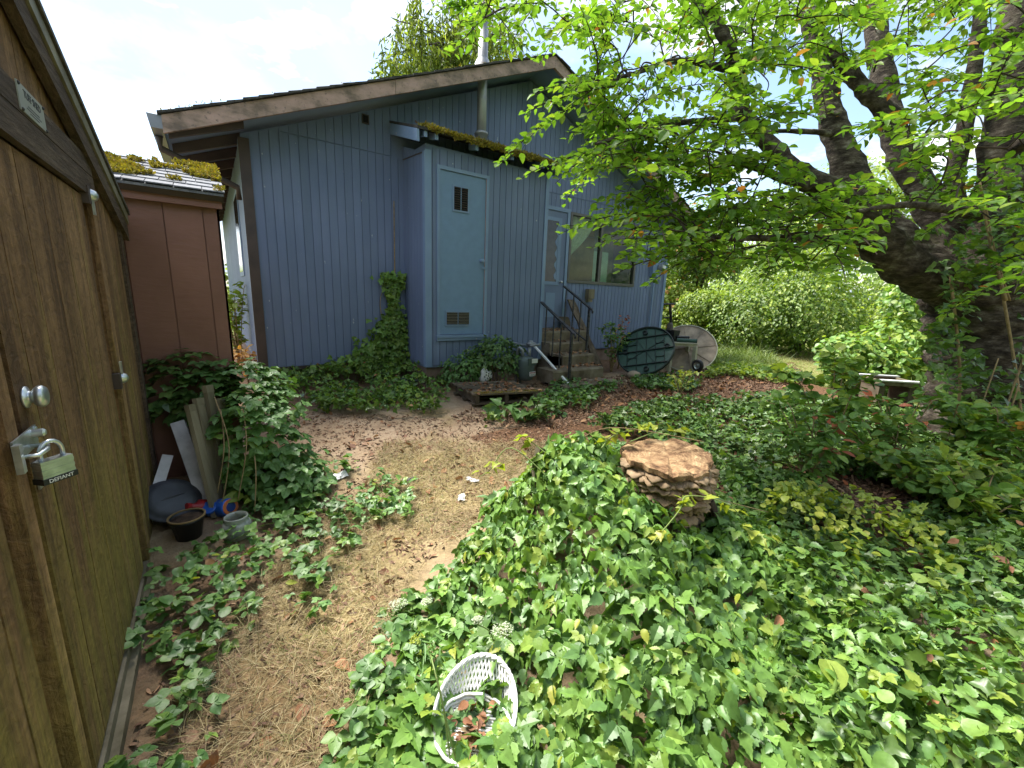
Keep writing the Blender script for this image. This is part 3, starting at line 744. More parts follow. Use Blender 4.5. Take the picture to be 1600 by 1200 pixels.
MB().box(BX0+.02, BX1-.02, BY+.05, HY+.04, -.10, HB-.011).build('closet_footing', 'found', closet)
# closet roof
RXa, RXb = 2.13, 4.42
ry0, ry1 = 5.02, HY
crz = lambda y: 3.235+.33*(y-ry0)
croof = MB().prism([(RXa, ry0, crz(ry0)), (RXa, ry1, crz(ry1)), (RXa, ry1, crz(ry1)-.03), (RXa, ry0, crz(ry0)-.03)], (RXb-RXa, 0, 0)).build('closet_roof', 'dkshingle', house)
for xx in (RXa-.004, RXb-.026):
    MB().prism([(xx, ry0+.01, crz(ry0)-.032), (xx, ry1-.005, crz(ry1)-.032), (xx, ry1-.005, crz(ry1)-.165), (xx, ry0+.01, crz(ry0)-.165)], (.03, 0, 0)).build('barge_board', 'bluetrim', croof)
for xx in (2.22, 2.36, 2.92, 3.48, 4.02, 4.30):
    MB().prism([(xx, ry0+.02, crz(ry0)-.032), (xx, BY+.02, crz(BY)-.032), (xx, BY+.02, crz(BY)-.11), (xx, ry0+.02, crz(ry0)-.095)], (.042, 0, 0)).build('rafter_tail', 'bluetrim', croof)
# closet door, trim, vents, knob, hasp
dr = MB().box(CDX0, CDX1, BY+.002, BY+.011, CDZ0, CDZ1).build('utility_door', simple('blue_door_paint', (.16, .25, .385), .5, amt=.05, bump=.06), house)
fr = MB().box(CDX0-.045, CDX0-.003, BY-.016, BY+.011, CDZ0-.01, CDZ1+.003).box(CDX1+.003, CDX1+.045, BY-.016, BY+.011, CDZ0-.01, CDZ1+.003).box(CDX0-.045, CDX1+.045, BY-.017, BY+.011, CDZ1+.0031, CDZ1+.046)
fr.build('door_frame', 'bluetrim', dr)
MB().box(CDX1+.0005, CDX1+.0028, BY-.010, BY-.001, CDZ0, CDZ1).build('stop_strip', simple('bare_pink_wood', (.45, .30, .24), .7), dr)
MB().box(CDX0-.06, CDX1+.06, BY-.045, BY+.011, CDZ0-.045, CDZ0-.0105).build('sill', 'bluetrim', dr)
MB().box(CDX0-.052, CDX1+.052, BY-.03, BY+.011, CDZ0-.085, CDZ0-.0455).build('sill_apron', 'bluetrim', dr)
for (a, b, c_, d_, mt) in ((2.70, 2.90, 2.42, 2.70, 'dark'), (2.60, 2.945, .925, 1.09, 'tan')):
    vt = MB().box(a-.022, b+.022, BY-.010, BY+.001, c_-.022, d_+.022).build('vent', 'bluetrim', dr)
    mm = (a+b)/2; sm = MAT['dkbrown'] if mt == 'dark' else simple('tan_louvre', (.24, .21, .16), .6)
    for (x0, x1) in ((a, mm-.008), (mm+.008, b)):
        MB().box(x0, x1, BY-.0125, BY-.0105, c_, d_).build('vent_opening', 'black', vt)
        ns = 10 if mt == 'dark' else 8
        for k in range(ns):
            zz = c_+(k+.5)*(d_-c_)/ns
            MB().obox(((x0+x1)/2, BY-.016, zz), ((x1-x0)/2, 0, 0), (0, .006, -.004), (0, .0008, .0014)).build('slat', sm, vt)
MB().lathe((CDX1-.055, BY+.001, 1.90-.10), [(.026, 0), (.026, .008), (.013, .012), (.013, .03), (.027, .04), (.029, .052), (.022, .062), (.008, .064)], (0, -1, 0), 20).build('knob', 'bluetrim', dr, smooth=True)
MB().box(CDX1-.05, CDX1+.035, BY-.026, BY-.0175, 1.69, 1.722).build('hasp', 'bluetrim', dr)
# flue
fx, fy = 3.37, 5.66
fl = MB().lathe((fx, fy, 0), [(.068, crz(fy)-.02), (.068, 5.02)], n=20).build('flue_pipe', 'flue', house, smooth=True)
MB().lathe((fx, fy, 0), [(.072, 3.62), (.098, 3.60), (.10, 3.575), (.08, 3.57), (.11, crz(fy)-.01)], n=20).build('storm_collar', 'flue', fl, smooth=True)
MB().lathe((fx, fy, 0), [(.0705, 4.02), (.0715, 4.05), (.0705, 4.06)], n=20, close=False).build('joint_band', 'flue', fl)
MB().lathe((fx, fy, 0), [(.07, 4.99), (.10, 5.00), (.105, 5.06), (.085, 5.07), (.085, 5.10), (.11, 5.11), (.095, 5.15), (.02, 5.18)], n=20).build('rain_cap', 'flue', fl, smooth=True)
MB().lathe((fx, fy, 0), [(.15, RZ(fx)-.01), (.085, RZ(fx)+.13), (.075, RZ(fx)+.14)], n=20, close=False).build('roof_flashing', 'flue', fl, smooth=True)
# ---- back door (five-panel metal door with tall light)
bd = MB().box(DX0, DX1, HY-.003, HY+.009, DZ0, DZ1).build('back_door', 'blue', house)
MB().box(DX0-.065, DX0-.003, HY-.022, HY+.011, DZ0-.02, DZ1+.065).box(DX1+.003, DX1+.065, HY-.022, HY+.011, DZ0-.02, DZ1+.065).box(DX0-.0029, DX1+.0029, HY-.022, HY+.011, DZ1+.003, DZ1+.065).build('door_frame', 'bluetrim', bd)
ow = MB().box(4.62, 5.17, HY-.008, HY-.0035, 1.62, 2.66).build('door_light', simple('dusty_dark_glass', (.035, .036, .033), .12, amt=.3), bd)
wav = [(5.13+.025*math.sin(z*32), z) for z in np.linspace(1.66, 2.62, 40)]
MB().prism([(5.165, HY-.0085, 2.62), (5.165, HY-.0085, 1.66)]+[(x, HY-.0085, z) for x, z in wav], (0, -.003, 0)).build('lace_edge', 'bluetrim', ow)
for (x0, x1) in ((4.55, 4.62), (5.17, 5.24)): MB().box(x0, x1, HY-.013, HY-.0035, 1.56, 2.72).build('light_frame', 'bluetrim', ow)
MB().box(4.62, 5.17, HY-.013, HY-.0035, 2.661, 2.72).box(4.62, 5.17, HY-.013, HY-.0035, 1.56, 1.619).build('light_frame', 'bluetrim', ow)
for (x0, x1) in ((4.62, 4.84), (4.95, 5.17)): MB().box(x0, x1, HY-.009, HY-.0035, .98, 1.42).build('panel', 'bluetrim', bd)
MB().lathe((5.27, HY-.003, 1.62), [(.022, 0), (.022, .006), (.010, .01), (.010, .03), (.024, .04), (.022, .06), (.006, .064)], (0, -1, 0), 14).build('knob', 'galv', bd, smooth=True)
# ---- window
wf = MB()
wf.box(WX0-.03, WX1+.03, HY-.02, HY+.10, WZ0-.04, WZ0+.012).box(WX0-.03, WX1+.03, HY-.02, HY+.10, WZ1-.012, WZ1+.03)
wf.box(WX0-.03, WX0+.02, HY-.019, HY+.10, WZ0+.0121, WZ1-.0121).box(WX1-.02, WX1+.03, HY-.019, HY+.10, WZ0+.0121, WZ1-.0121)
win = wf.build('window', 'alum', house)
mm = 6.29
MB().box(mm-.035, mm+.035, HY-.012, HY+.06, WZ0+.0122, WZ1-.0122).build('mullion', 'alum', win)
for a, b in ((WX0+.0201, mm-.0351), (mm+.0351, WX1-.0201)):
    MB().box(a, b, HY+.020, HY+.024, WZ0+.0125, WZ1-.0125).build('pane', 'glass', win)
# hole in the backing wall is filled by a shallow room behind the glass
rm = MB().box(WX0-.02, WX1+.02, HY+.62, HY+.64, WZ0-.1, WZ1+.06).build('room_back', 'interior', win)
MB().box(WX0+.05, mm+.02, HY+.20, HY+.215, WZ0-.05, WZ1-.32).build('plywood_sheet', 'ply', win)
MB().box(WX0+.05, mm+.02, HY+.22, HY+.235, WZ1-.30, WZ1+.05).build('plywood_sheet', 'ply', win)
MB().box(mm+.02, mm+.50, HY+.25, HY+.29, WZ0-.05, WZ0+.62).build('pale_panel', simple('pale_green_panel', (.32, .44, .36), .4), win)
# swagged curtain: tied back to the left
cv, cf = [], []
nu, nv = 36, 22
for j in range(nv+1):
    tz = j/nv
    for i in range(nu+1):
        s = i/nu
        wdt = .66*(1-tz**1.6*.93)+.02
        x = WX0+.03+s*wdt
        z = WZ1-.02-(WZ1-WZ0-.42)*tz*(1-.10*s)
        y = HY+.075+.022*math.sin(s*26+tz*2)
        cv.append((x, y, z))
for j in range(nv):
    for i in range(nu):
        a = j*(nu+1)+i; cf.append((a, a+1, a+nu+2, a+nu+1))
MB().add(cv, cf).build('curtain', 'curtain', win, smooth=True)
# cut the window hole in the gable backing: rebuild it as four pieces round the opening
gme = MB()
def gz(x): return RZ(x)-.16
for (x0, x1, za, zb_) in ((HX0+.012, WX0, None, None), (WX1, HX1-.012, None, None)):
    poly = [(x0, HY+.012, HB-.02), (x1, HY+.012, HB-.02), (x1, HY+.012, gz(x1))]
    if x0 < RX < x1: poly.append((RX, HY+.012, gz(RX)))
    poly.append((x0, HY+.012, gz(x0)))
    gme.prism(poly, (0, .10, 0))
gme.prism([(WX0, HY+.012, HB-.02), (WX1, HY+.012, HB-.02), (WX1, HY+.012, WZ0-.03), (WX0, HY+.012, WZ0-.03)], (0, .10, 0))
gme.prism([(WX0, HY+.012, WZ1+.02), (WX1, HY+.012, WZ1+.02), (WX1, HY+.012, gz(WX1)), (WX0, HY+.012, gz(WX0))], (0, .10, 0))
old = gable.data; off = wpos(gable)
me = bpy.data.meshes.new('gable_wall'); me.from_pydata([tuple(np.array(p)-off) for p in gme.v], [], gme.f); me.materials.append(MAT['blue']); me.update()
gable.data = me; bpy.data.meshes.remove(old)
# electric meter
em = MB().box(7.86, 8.10, HY-.09, HY-.001, 1.86, 2.22).build('electric_meter', 'bluetrim', house)
MB().lathe((8.08, HY-.0905, 2.06), [(.075, 0), (.078, .03), (.070, .05), (.066, .10), (.055, .115), (.02, .118)], (0, -1, 0), 22).build('meter_dial', simple('meter_glass', (.36, .38, .38), .15, .3), em, smooth=True)
MB().lathe((8.08, HY-.20, 2.06), [(.05, 0), (.05, .012), (.03, .013)], (0, -1, 0), 22).build('meter_face', 'white', em)
MB().tube([(7.98, HY-.05, 1.86), (7.98, HY-.05, HB+.1)], .02, 8).build('conduit', 'bluetrim', em)
# weathered wall box by the rail
lb_ = MB().box(5.95, 6.11, HY-.10, HY-.001, 1.34, 1.52).box(5.97, 6.09, HY-.07, HY-.002, 1.28, 1.339).build('wall_box', 'plank', house)

# ------------------------------------------------------------------ concrete steps
st = thing('concrete_steps', 'worn concrete steps littered with leaves, climbing to the back door', 'steps', (4.5, 5.0, .05))
def wobbly_slab(name, x0, x1, y0, y1, z0, z1, parent, mat='concrete', n=14, amp=.012):
    """slab with a worn front edge"""
    mb = MB(); vs = []; fs = []
    for k in range(n+1):
        x = x0+(x1-x0)*k/n; j = amp*(random.random()-.5)*2; dz = amp*.6*(random.random()-.5)
        vs += [(x, y0+j*.6, z0), (x, y0+j, z1-.022), (x, y0+.022+j, z1+dz*.3), (x, y1, z1), (x, y1, z0)]
    for k in range(n):
        a = k*5; b = a+5
        for i in range(5): fs.append((a+i, b+i, b+(i+1) % 5, a+(i+1) % 5))
    fs += [(4, 3, 2, 1, 0), tuple(n*5+i for i in range(5))]
    return mb.add(vs, fs).build(name, mat, parent)
ys = [4.05, 4.34, 4.66, 4.98, 5.28]; zs = [.165, .32, .475, .63, .785]
xr = [(3.80, 4.82), (3.84, 4.86), (4.30, 4.97), (4.30, 5.02), (4.30, 5.44)]
for k in range(5):
    y1 = HY-.03 if k == 4 else ys[k+1]+.05
    wobbly_slab('step', xr[k][0], xr[k][1], ys[k], y1, -.10 if k == 0 else zs[k-1]-.03 if k < 4 else .0, zs[k], st)
wobbly_slab('stair_side', 4.30, 4.99, 4.70, HY-.04, -.1, .44, st)

def rail(label, p_top, p_end, posts, balus, zbot, name='metal_handrail'):
    h = thing(name, label, 'handrail', (p_end[0], p_end[1], zbot(p_end[1])), 'iron handrails beside the steps')
    p_top, p_end = np.array(p_top), np.array(p_end)
    MB().beam(p_top, p_end, .045, .022).build('top_bar', 'iron', h)
    MB().tube([p_end+(p_end-p_top)*.0, p_end+(p_end-p_top)*.03+np.array((0, 0, -.02)), p_end+(p_end-p_top)*.02+np.array((0, 0, -.05))], .016, 8).build('scroll_end', 'iron', h, smooth=True)
    for t in posts:
        p = p_top+(p_end-p_top)*t
        MB().box(p[0]-.016, p[0]+.016, p[1]-.016, p[1]+.016, zbot(p[1])-.05, p[2]-.008).build('post', 'iron', h)
    for t in balus:
        p = p_top+(p_end-p_top)*t
        MB().box(p[0]-.008, p[0]+.008, p[1]-.008, p[1]+.008, zbot(p[1])-.02, p[2]-.008).build('baluster', 'iron', h)
    return h
def stepz(y):
    z = .05
    for yy, zz in zip(ys, zs):
        if y > yy: z = zz
    return z
rail('black iron handrail bolted to the closet corner, left side of steps', (4.235, 5.17, 1.26), (4.06, 4.20, .855), (.93,), (.18, .42, .64), stepz)
r2 = rail('black iron handrail under the window on the far side of steps', (4.985, 5.50, 1.535), (4.985, 4.80, 1.17), (.92,), (.10, .38, .64), lambda y: stepz(y))
MB().beam((4.985, 5.46, .92), (4.985, 4.87, .66), .03, .016).build('lower_bar', 'iron', r2)
# fallen pale pole lying down the steps
fp = thing('fallen_pole', 'peeling white wooden pole lying down across the steps behind the rail', 'pole', (3.92, 4.0, .1))
MB().beam((4.05, 5.12, .62), (3.97, 4.02, .09), .032, .022).build('pole', 'white', fp)
MB().beam((4.09, 5.10, .585), (4.015, 4.20, .15), .03, .03).build('iron_bar', 'iron', fp)
# bark-edged slabs leaning on the wall beside the steps
for k, (a, b, w_, lab) in enumerate((((5.50, 5.86, 1.30), (5.62, 5.10, .10), .15, 'tall bark-edged slab of wood leaning on house wall beside steps'), ((5.38, 5.90, .98), (5.36, 5.36, .12), .19, 'short dark wood slab leaning on house wall behind handrail'))):
    t = thing('wood_slab', lab, 'board', (b[0], b[1], .08))
    a, b = np.array(a), np.array(b); n = 9; vs = []; fs = []
    for i in range(n+1):
        c = a+(b-a)*i/n; hw = w_/2*(1+.16*math.sin(i*1.9+k)+.1*random.random())
        j = .014*math.sin(i*2.3)
        vs += [c+np.array((-hw+j, -.025, 0)), c+np.array((hw+j, -.025, 0)), c+np.array((hw+j, .02, .012)), c+np.array((-hw+j, .02, .012))]
    for i in range(n):
        for q in range(4): fs.append((i*4+q, i*4+(q+1) % 4, i*4+4+(q+1) % 4, i*4+4+q))
    fs += [(3, 2, 1, 0), tuple(n*4+q for q in range(4))]
    MB().add(vs, fs).build('slab', 'rotbark' if k == 0 else 'pallet', t)

# ------------------------------------------------------------------ pallet
pt = thing('wooden_pallet', 'mossy weathered wooden pallet covered in brown leaves beside closet wall', 'pallet', (2.75, 4.2, .07))
px0, px1, py0, py1 = 2.34, 3.16, 3.92, 4.58
sk = np.array((-.20, 1)); sk = sk/np.linalg.norm(sk)       # sides run a little askew
def pp(u, v, z):                                            # u along the front edge, v towards the wall
    o = np.array((2.38, 4.02)); e = np.array((.965, -.26)); n_ = np.array((.10, .995))
    q = o+e*u+n_*v; return np.array((q[0], q[1], z))
for k in range(5):
    v = .06+k*.135
    a, b = pp(-.02-.02*random.random(), v, .212+.004*random.random()), pp(.80+.03*random.random(), v, .212)
    MB().beam(a, b, .125 if k else .14, .02).build('slat', 'pallet', pt)
for k in range(3):
    MB().beam(pp(.03+k*.36, .0, .155), pp(.03+k*.36, .62, .155), .045, .09).build('stringer', 'pallet', pt)
for k in range(3):
    MB().beam(pp(-.02, .05+k*.27, .098), pp(.80, .05+k*.27, .098), .10, .018).build('bottom_slat', 'pallet', pt)

# ------------------------------------------------------------------ gas meter
gm = thing('gas_meter', 'grey gas meter with printed tags, half hidden in ivy by closet', 'meter', (3.55, 4.62, .08))
MB().lathe((3.55, 4.62, .36), [(.05, -.19), (.10, -.175), (.125, -.11), (.13, .0), (.125, .09), (.10, .14), (.05, .155)], n=18).build('meter_body', 'meter', gm, smooth=True)
MB().box(3.50, 3.64, 4.485, 4.50, .40, .50).build('index_cover', 'meter', gm)
MB().box(3.555, 3.655, 4.478, 4.4845, .435, .495).build('white_tag', 'white', gm)
tg = MB().box(3.52, 3.62, 4.472, 4.482, .255, .315).build('warning_tag', 'white', gm)
MB().box(3.525, 3.615, 4.4705, 4.4718, .292, .311).build('warning_band', 'red', tg)
for s_, zz in (('CAUTION', .301),): txt(s_, .016, 'white', 'lettering', tg, (3.57, 4.4700, zz), (1, 0, 0), (0, 0, 1), .0003)
for zz in (.28, .272, .264): MB().box(3.53, 3.61, 4.4708, 4.4719, zz-.002, zz+.002).build('small_print', 'greypl', tg)
for sx in (-1, 1):
    MB().tube([(3.55+sx*.06, 4.62, .50), (3.55+sx*.06, 4.62, .60), (3.55+sx*.09, 4.66, .64), (3.55+sx*.12, 5.05, .64) if sx > 0 else (3.49-.03, 4.70, .60), (3.55+sx*.12, 5.16, .64) if sx > 0 else (3.46, 4.72, .06)], .022, 10).build('pipe', 'pewter', gm, smooth=True)
MB().lathe((3.66, 4.66, .66), [(.05, 0), (.075, .02), (.075, .035), (.03, .05), (.03, .07)], n=16).build('regulator', 'pewter', gm, smooth=True)
MB().tube([(3.60, 4.60, .66), (3.75, 4.56, .68)], .018, 8).build('valve_arm', 'pewter', gm, smooth=True)
MB().tube([(3.50, 4.66, .20), (3.50, 4.68, .0)], .02, 8).build('support_leg', 'iron', gm)

# white cut-out lump by the meter
ws = thing('white_plaque', 'small pitted white lump resting in ivy between pallet and closet', 'ornament', (2.95, 4.72, .12))
mbw = MB(); vs = []; fs = []; nu = 18
for j in range(7):
    for i in range(nu):
        a = 2*math.pi*i/nu; ph = math.pi*(j+.5)/7-math.pi/2
        rr = .092*(1+.24*math.sin(3*a+j*.6)+.12*math.sin(5*a+2*j)+.07*math.sin(11*a))
        vs.append((2.95+rr*math.cos(a)*math.cos(ph), 4.72+.05*math.sin(ph), .27+rr*1.05*math.sin(a)*math.cos(ph)))
for j in range(6):
    for i in range(nu): fs.append((j*nu+i, j*nu+(i+1) % nu, (j+1)*nu+(i+1) % nu, (j+1)*nu+i))
fs += [tuple(range(nu))[::-1], tuple(6*nu+i for i in range(nu))]
wp = mbw.add(vs, fs).build('lump', 'white', ws, smooth=True)
for k in range(9):
    a = k*2.4; r_ = .018+.006*k
    MB().lathe((2.95+r_*math.cos(a), 4.672, .27+r_*math.sin(a)), [(.010, 0), (.007, .006)], (0, -1, 0), 8).build('pit', 'dkgreenpl', wp)
# grey pot half under the ivy
gp = thing('planter_pot', 'dark grey plastic pot sunk in ivy at the house wall', 'pot', (2.0, 5.05, .05))
MB().lathe((2.0, 5.05, .04), [(.07, 0), (.10, .18), (.112, .18), (.112, .205), (.10, .205), (.094, .17)], n=22).build('pot', 'greypl', gp, smooth=True)
MB().lathe((2.0, 5.05, .20), [(.094, 0), (.05, .012)], n=22).build('soil', 'soil', gp)

# ------------------------------------------------------------------ tables and cart by the house corner
def frame(n_, up=(0, 0, 1)):
    n_ = np.array(n_, float); n_ /= np.linalg.norm(n_)
    r_ = np.cross(up, n_); r_ /= np.linalg.norm(r_); u_ = np.cross(n_, r_); return r_, u_, n_
tcn = at(1008, 548, 7.05)
n_ = -_f*.74+(-_r*.70+_u*.71)*.67; n_ /= np.linalg.norm(n_)
ra, ua, na = frame(n_)
gt = thing('round_table', 'green plastic round table top leaning with its ribbed underside showing', 'table', (tcn[0], tcn[1], .08))
Rg = .475
top = MB().lathe(tcn-na*.02, [(Rg-.005, -.012), (Rg, 0), (Rg-.012, .012)], na, 56).build('table_top', 'greenpl', gt)
MB().lathe(tcn-na*.02, [(Rg-.002, .0), (Rg+.006, .01), (Rg+.004, .05), (Rg-.014, .05), (Rg-.02, .013)], na, 56, close=False).build('rim', 'dkgreenpl', gt, smooth=True)
def rib(a0, a1, w_=.012, h_=.03, rot=.30):
    cr, sr = math.cos(rot), math.sin(rot)
    f_ = lambda p: tcn+ra*(p[0]*cr-p[1]*sr)+ua*(p[0]*sr+p[1]*cr)+na*(-.008+h_/2)
    MB().beam(f_(a0), f_(a1), w_, h_, na).build('rib', 'dkgreenpl', gt)
for s_ in (-.27, 0, .27):
    e = math.sqrt((Rg-.02)**2-s_**2)
    rib((-e, s_), (e, s_), .016 if s_ == 0 else .012, .032)
for s_ in (-.30, -.14, .02, .17, .31):
    e = math.sqrt((Rg-.02)**2-s_**2)
    rib((s_, -e), (s_, e), .007, .022)
for a in (.5, 2.1): rib((-.36*math.cos(a), -.36*math.sin(a)), (.36*math.cos(a), .36*math.sin(a)), .004, .012)
for (x0, x1, y) in ((-.30, -.14, .14), (.17, .31, .12), (-.30, -.14, -.12), (.17, .31, -.15), (-.38, -.30, .0)): rib((x0, y), (x1, y), .006, .018)
cr, sr = math.cos(.30), math.sin(.30)
for (x, y) in ((-.33, .02), (.36, .03), (.0, .36), (.02, -.37)):
    c_ = tcn+ra*(x*cr-y*sr)+ua*(x*sr+y*cr)+na*.012
    MB().lathe(c_, [(.042, -.018), (.042, .02), (.030, .022), (.028, .0)], na, 14).build('leg_socket', 'dkgreenpl', gt, smooth=False)
# beige round table behind
bcn = at(1074, 545, 7.95)
n2_ = -_f*.86+(-_r*.25+_u*.45); n2_ /= np.linalg.norm(n2_)
rb, ub, nb = frame(n2_)
bt = thing('round_table', 'stained beige round table top standing on edge behind the side table', 'table', (bcn[0], bcn[1], .08))
MB().lathe(bcn, [(.495, -.01), (.515, .0), (.515, .02), (.495, .03)], nb, 56).build('table_top', 'beigepl', bt)
MB().lathe(bcn, [(.505, .020), (.522, .026), (.522, .045), (.503, .045)], nb, 56, close=False).build('rim', 'cream', bt)
for k in range(4):
    a = k*math.pi/4+.2
    MB().beam(bcn+nb*.036-(rb*math.cos(a)+ub*math.sin(a))*.49, bcn+nb*.036+(rb*math.cos(a)+ub*math.sin(a))*.49, .010, .010, nb).build('rib', 'beigepl', bt)
MB().lathe(bcn+nb*.03, [(.06, 0), (.06, .012), (.045, .014)], nb, 20).build('hub', 'beigepl', bt)
# white plastic side table
stc = np.array((7.02, 4.46)); ez = .60
sdt = thing('side_table', 'square weathered plastic side table crowded with pots and tubes', 'table', (stc[0], stc[1], .08))
e1_ = np.array((.80, -.60)); e2_ = np.array((.60, .80))
cor = lambda a, b, z: np.array((*(stc+e1_*a+e2_*b), z))
MB().prism([cor(-.235, -.20, ez), cor(.235, -.20, ez), cor(.25, -.185, ez), cor(.25, .185, ez), cor(.235, .20, ez), cor(-.235, .20, ez), cor(-.25, .185, ez), cor(-.25, -.185, ez)], (0, 0, .022)).build('table_top', 'cream', sdt)
MB().prism([cor(-.23, -.185, ez-.04), cor(.23, -.185, ez-.04), cor(.23, .185, ez-.04), cor(-.23, .185, ez-.04)], (0, 0, .0395)).build('apron', 'cream', sdt)
for a, b in ((-1, -1), (1, -1), (1, 1), (-1, 1)):
    t0, t1 = cor(a*.215, b*.17, ez-.041), cor(a*.225, b*.18, .04)
    MB().prism([t0+np.array((-.03, -.03, 0)), t0+np.array((.03, -.03, 0)), t0+np.array((.03, .03, 0)), t0+np.array((-.03, .03, 0))], t1-t0).build('leg', 'cream', sdt)
c_ = cor(-.14, .06, ez+.023)
bp_ = thing('plant_pot', 'square black plastic nursery pot on the side table', 'pot', c_)
MB().add([c_+np.array(v) for v in ((-.07, -.07, 0), (.07, -.07, 0), (.07, .07, 0), (-.07, .07, 0), (-.095, -.095, .2), (.095, -.095, .2), (.095, .095, .2), (-.095, .095, .2))], [(3, 2, 1, 0), (0, 1, 5, 4), (1, 2, 6, 5), (2, 3, 7, 6), (3, 0, 4, 7)]).build('pot', 'blackpl', bp_)
MB().box(c_[0]-.09, c_[0]+.09, c_[1]-.09, c_[1]+.09, c_[2]+.16, c_[2]+.17).build('soil', 'soil', bp_)
for k, (a, b, z, l_, r_, mt, lab) in enumerate(((.10, -.08, .036, .34, .034, 'greenpl', 'green plastic tube lying on side table front edge'), (.12, .04, .03, .30, .026, 'dkgreenpl', 'dark green tube lying behind the paler tube on side table'), (.06, .02, .084, .24, .022, 'blackpl', 'thin black tube lying on top of the green tubes'))):
    c_ = cor(a-.02, b, ez+.022+z); d_ = np.array((*(e1_*.97+e2_*.2*(k-1)), 0)); d_ /= np.linalg.norm(d_)
    t = thing('plastic_tube', lab, 'tube', c_-np.array((0, 0, r_)))
    MB().tube([c_-d_*l_/2, c_+d_*l_/2], r_, 14).build('tube', mt, t, smooth=False)
    MB().tube([c_+d_*l_/2*.98, c_+d_*l_/2*1.03], r_*1.12, 14).build('end_cap', 'dkgreenpl' if k == 0 else 'blackpl', t)
# hand cart with T handle
b0 = np.array((7.26, 4.74, .1))
hc = thing('hand_cart', 'rusty black hand cart with T handle and small wheel behind side table', 'cart', (b0[0], b0[1], .07))
top_ = at(1047, 476, 6.55); top_ = np.array((b0[0]-.14, b0[1]+.20, 1.30))
ht_ = at(1047, 475, 7.65); 
MB().tube([(b0[0], b0[1], .12), (b0[0]-.04, b0[1]+.03, .55), ht_*.35+np.array((b0[0]-.05, b0[1]+.06, .8))*.65, ht_], [.035, .032, .026, .024], 8).build('mast', 'iron', hc)
MB().tube([ht_-_r*.115, ht_+_r*.10], .018, 8).build('t_handle', 'iron', hc)
mid_ = ht_*.45+np.array((b0[0]-.05, b0[1]+.06, .8))*.55
MB().tube([mid_+np.array((0, 0, .02)), mid_-_r*.14+np.array((0, 0, .02))], .016, 6).build('side_grip', 'iron', hc)
MB().lathe(mid_-np.array((0, 0, .26)), [(.035, 0), (.06, .05), (.055, .14), (.03, .19)], n=12).build('mast_housing', simple('rust_grey', (.16, .13, .11), .7, amt=.4), hc, smooth=True)
MB().beam((b0[0], b0[1], .12), (b0[0]+.26, b0[1]-.20, .14), .05, .04).build('axle_bar', 'iron', hc)
MB().beam((b0[0]-.02, b0[1]+.02, .36), (b0[0]+.13, b0[1]-.1, .50), .02, .02).build('brace', 'iron', hc)
wc_ = at(1090, 571, 7.35); ax_ = -_f*.55-_r*.75+np.array((0, 0, 0)); ax_[2] = 0; ax_ /= np.linalg.norm(ax_)
wh = MB().lathe(wc_, [(.06, -.03), (.092, -.03), (.108, -.012), (.108, .012), (.092, .03), (.06, .03)], ax_, 26, close=False).build('wheel', 'blackpl', hc, smooth=True)
MB().lathe(wc_, [(.062, -.022), (.062, .022), (.045, .012), (.018, .010), (.018, .03), (.006, .032)], ax_, 20).build('rim', 'galv', wh)
# stone
ss = thing('stone', 'rounded tan stone on the ground under the green table', 'stone', (5.6, 4.33, .08))
vs = []; fs = []
for j in range(6):
    ph = math.pi*(j+.5)/6-math.pi/2
    for i in range(12):
        a = 2*math.pi*i/12; k_ = 1+.12*math.sin(2*a+j)+.08*math.sin(5*a)
        vs.append((5.6+.12*k_*math.cos(a)*math.cos(ph), 4.33+.10*k_*math.sin(a)*math.cos(ph), .13+.075*math.sin(ph)))
for j in range(5):
    for i in range(12): fs.append((j*12+i, j*12+(i+1) % 12, (j+1)*12+(i+1) % 12, (j+1)*12+i))
fs += [tuple(range(12))[::-1], tuple(60+i for i in range(12))]
MB().add(vs, fs).build('stone_body', 'stone', ss, smooth=True)

# ------------------------------------------------------------------ junk beside the shed
def place(pxy, z): return hit(pxy[0], pxy[1], 2, z)
# leaning fence pickets
base_ = np.array((-.10, 3.02, -.08))
tops = [hit(297, 632, 1, 3.10), hit(309, 622, 1, 3.16), hit(324, 602, 1, 3.24), hit(342, 622, 1, 3.28)]
bots = [hit(330, 768, 1, 2.98), hit(338, 762, 1, 3.04), hit(352, 752, 1, 3.12), hit(372, 750, 1, 3.16)]
labs = ['grey-green weathered fence picket leaning out from vines, nearest to the shed', 'weathered fence picket leaning second from the shed among vines', 'tallest weathered fence picket leaning among vines', 'fence picket buried deepest in the vines']
for k in range(4):
    t = thing('fence_picket', labs[k], 'board', (bots[k][0], bots[k][1], float(G(bots[k][0], bots[k][1]))), 'loose fence pickets')
    b = bots[k].copy(); tp = tops[k]; d_ = b-tp; b = tp+d_*((tp[2]-G(b[0], b[1]))/(tp[2]-b[2]))
    MB().beam(b, tp, .075, .024, (.9, -.45, .1)).build('picket', 'plank', t)
    MB().beam(tp-(tp-b)*.0, tp-(tp-b)*.06, .079, .027, (.9, -.45, .1)).build('cut_top', 'plank', t)
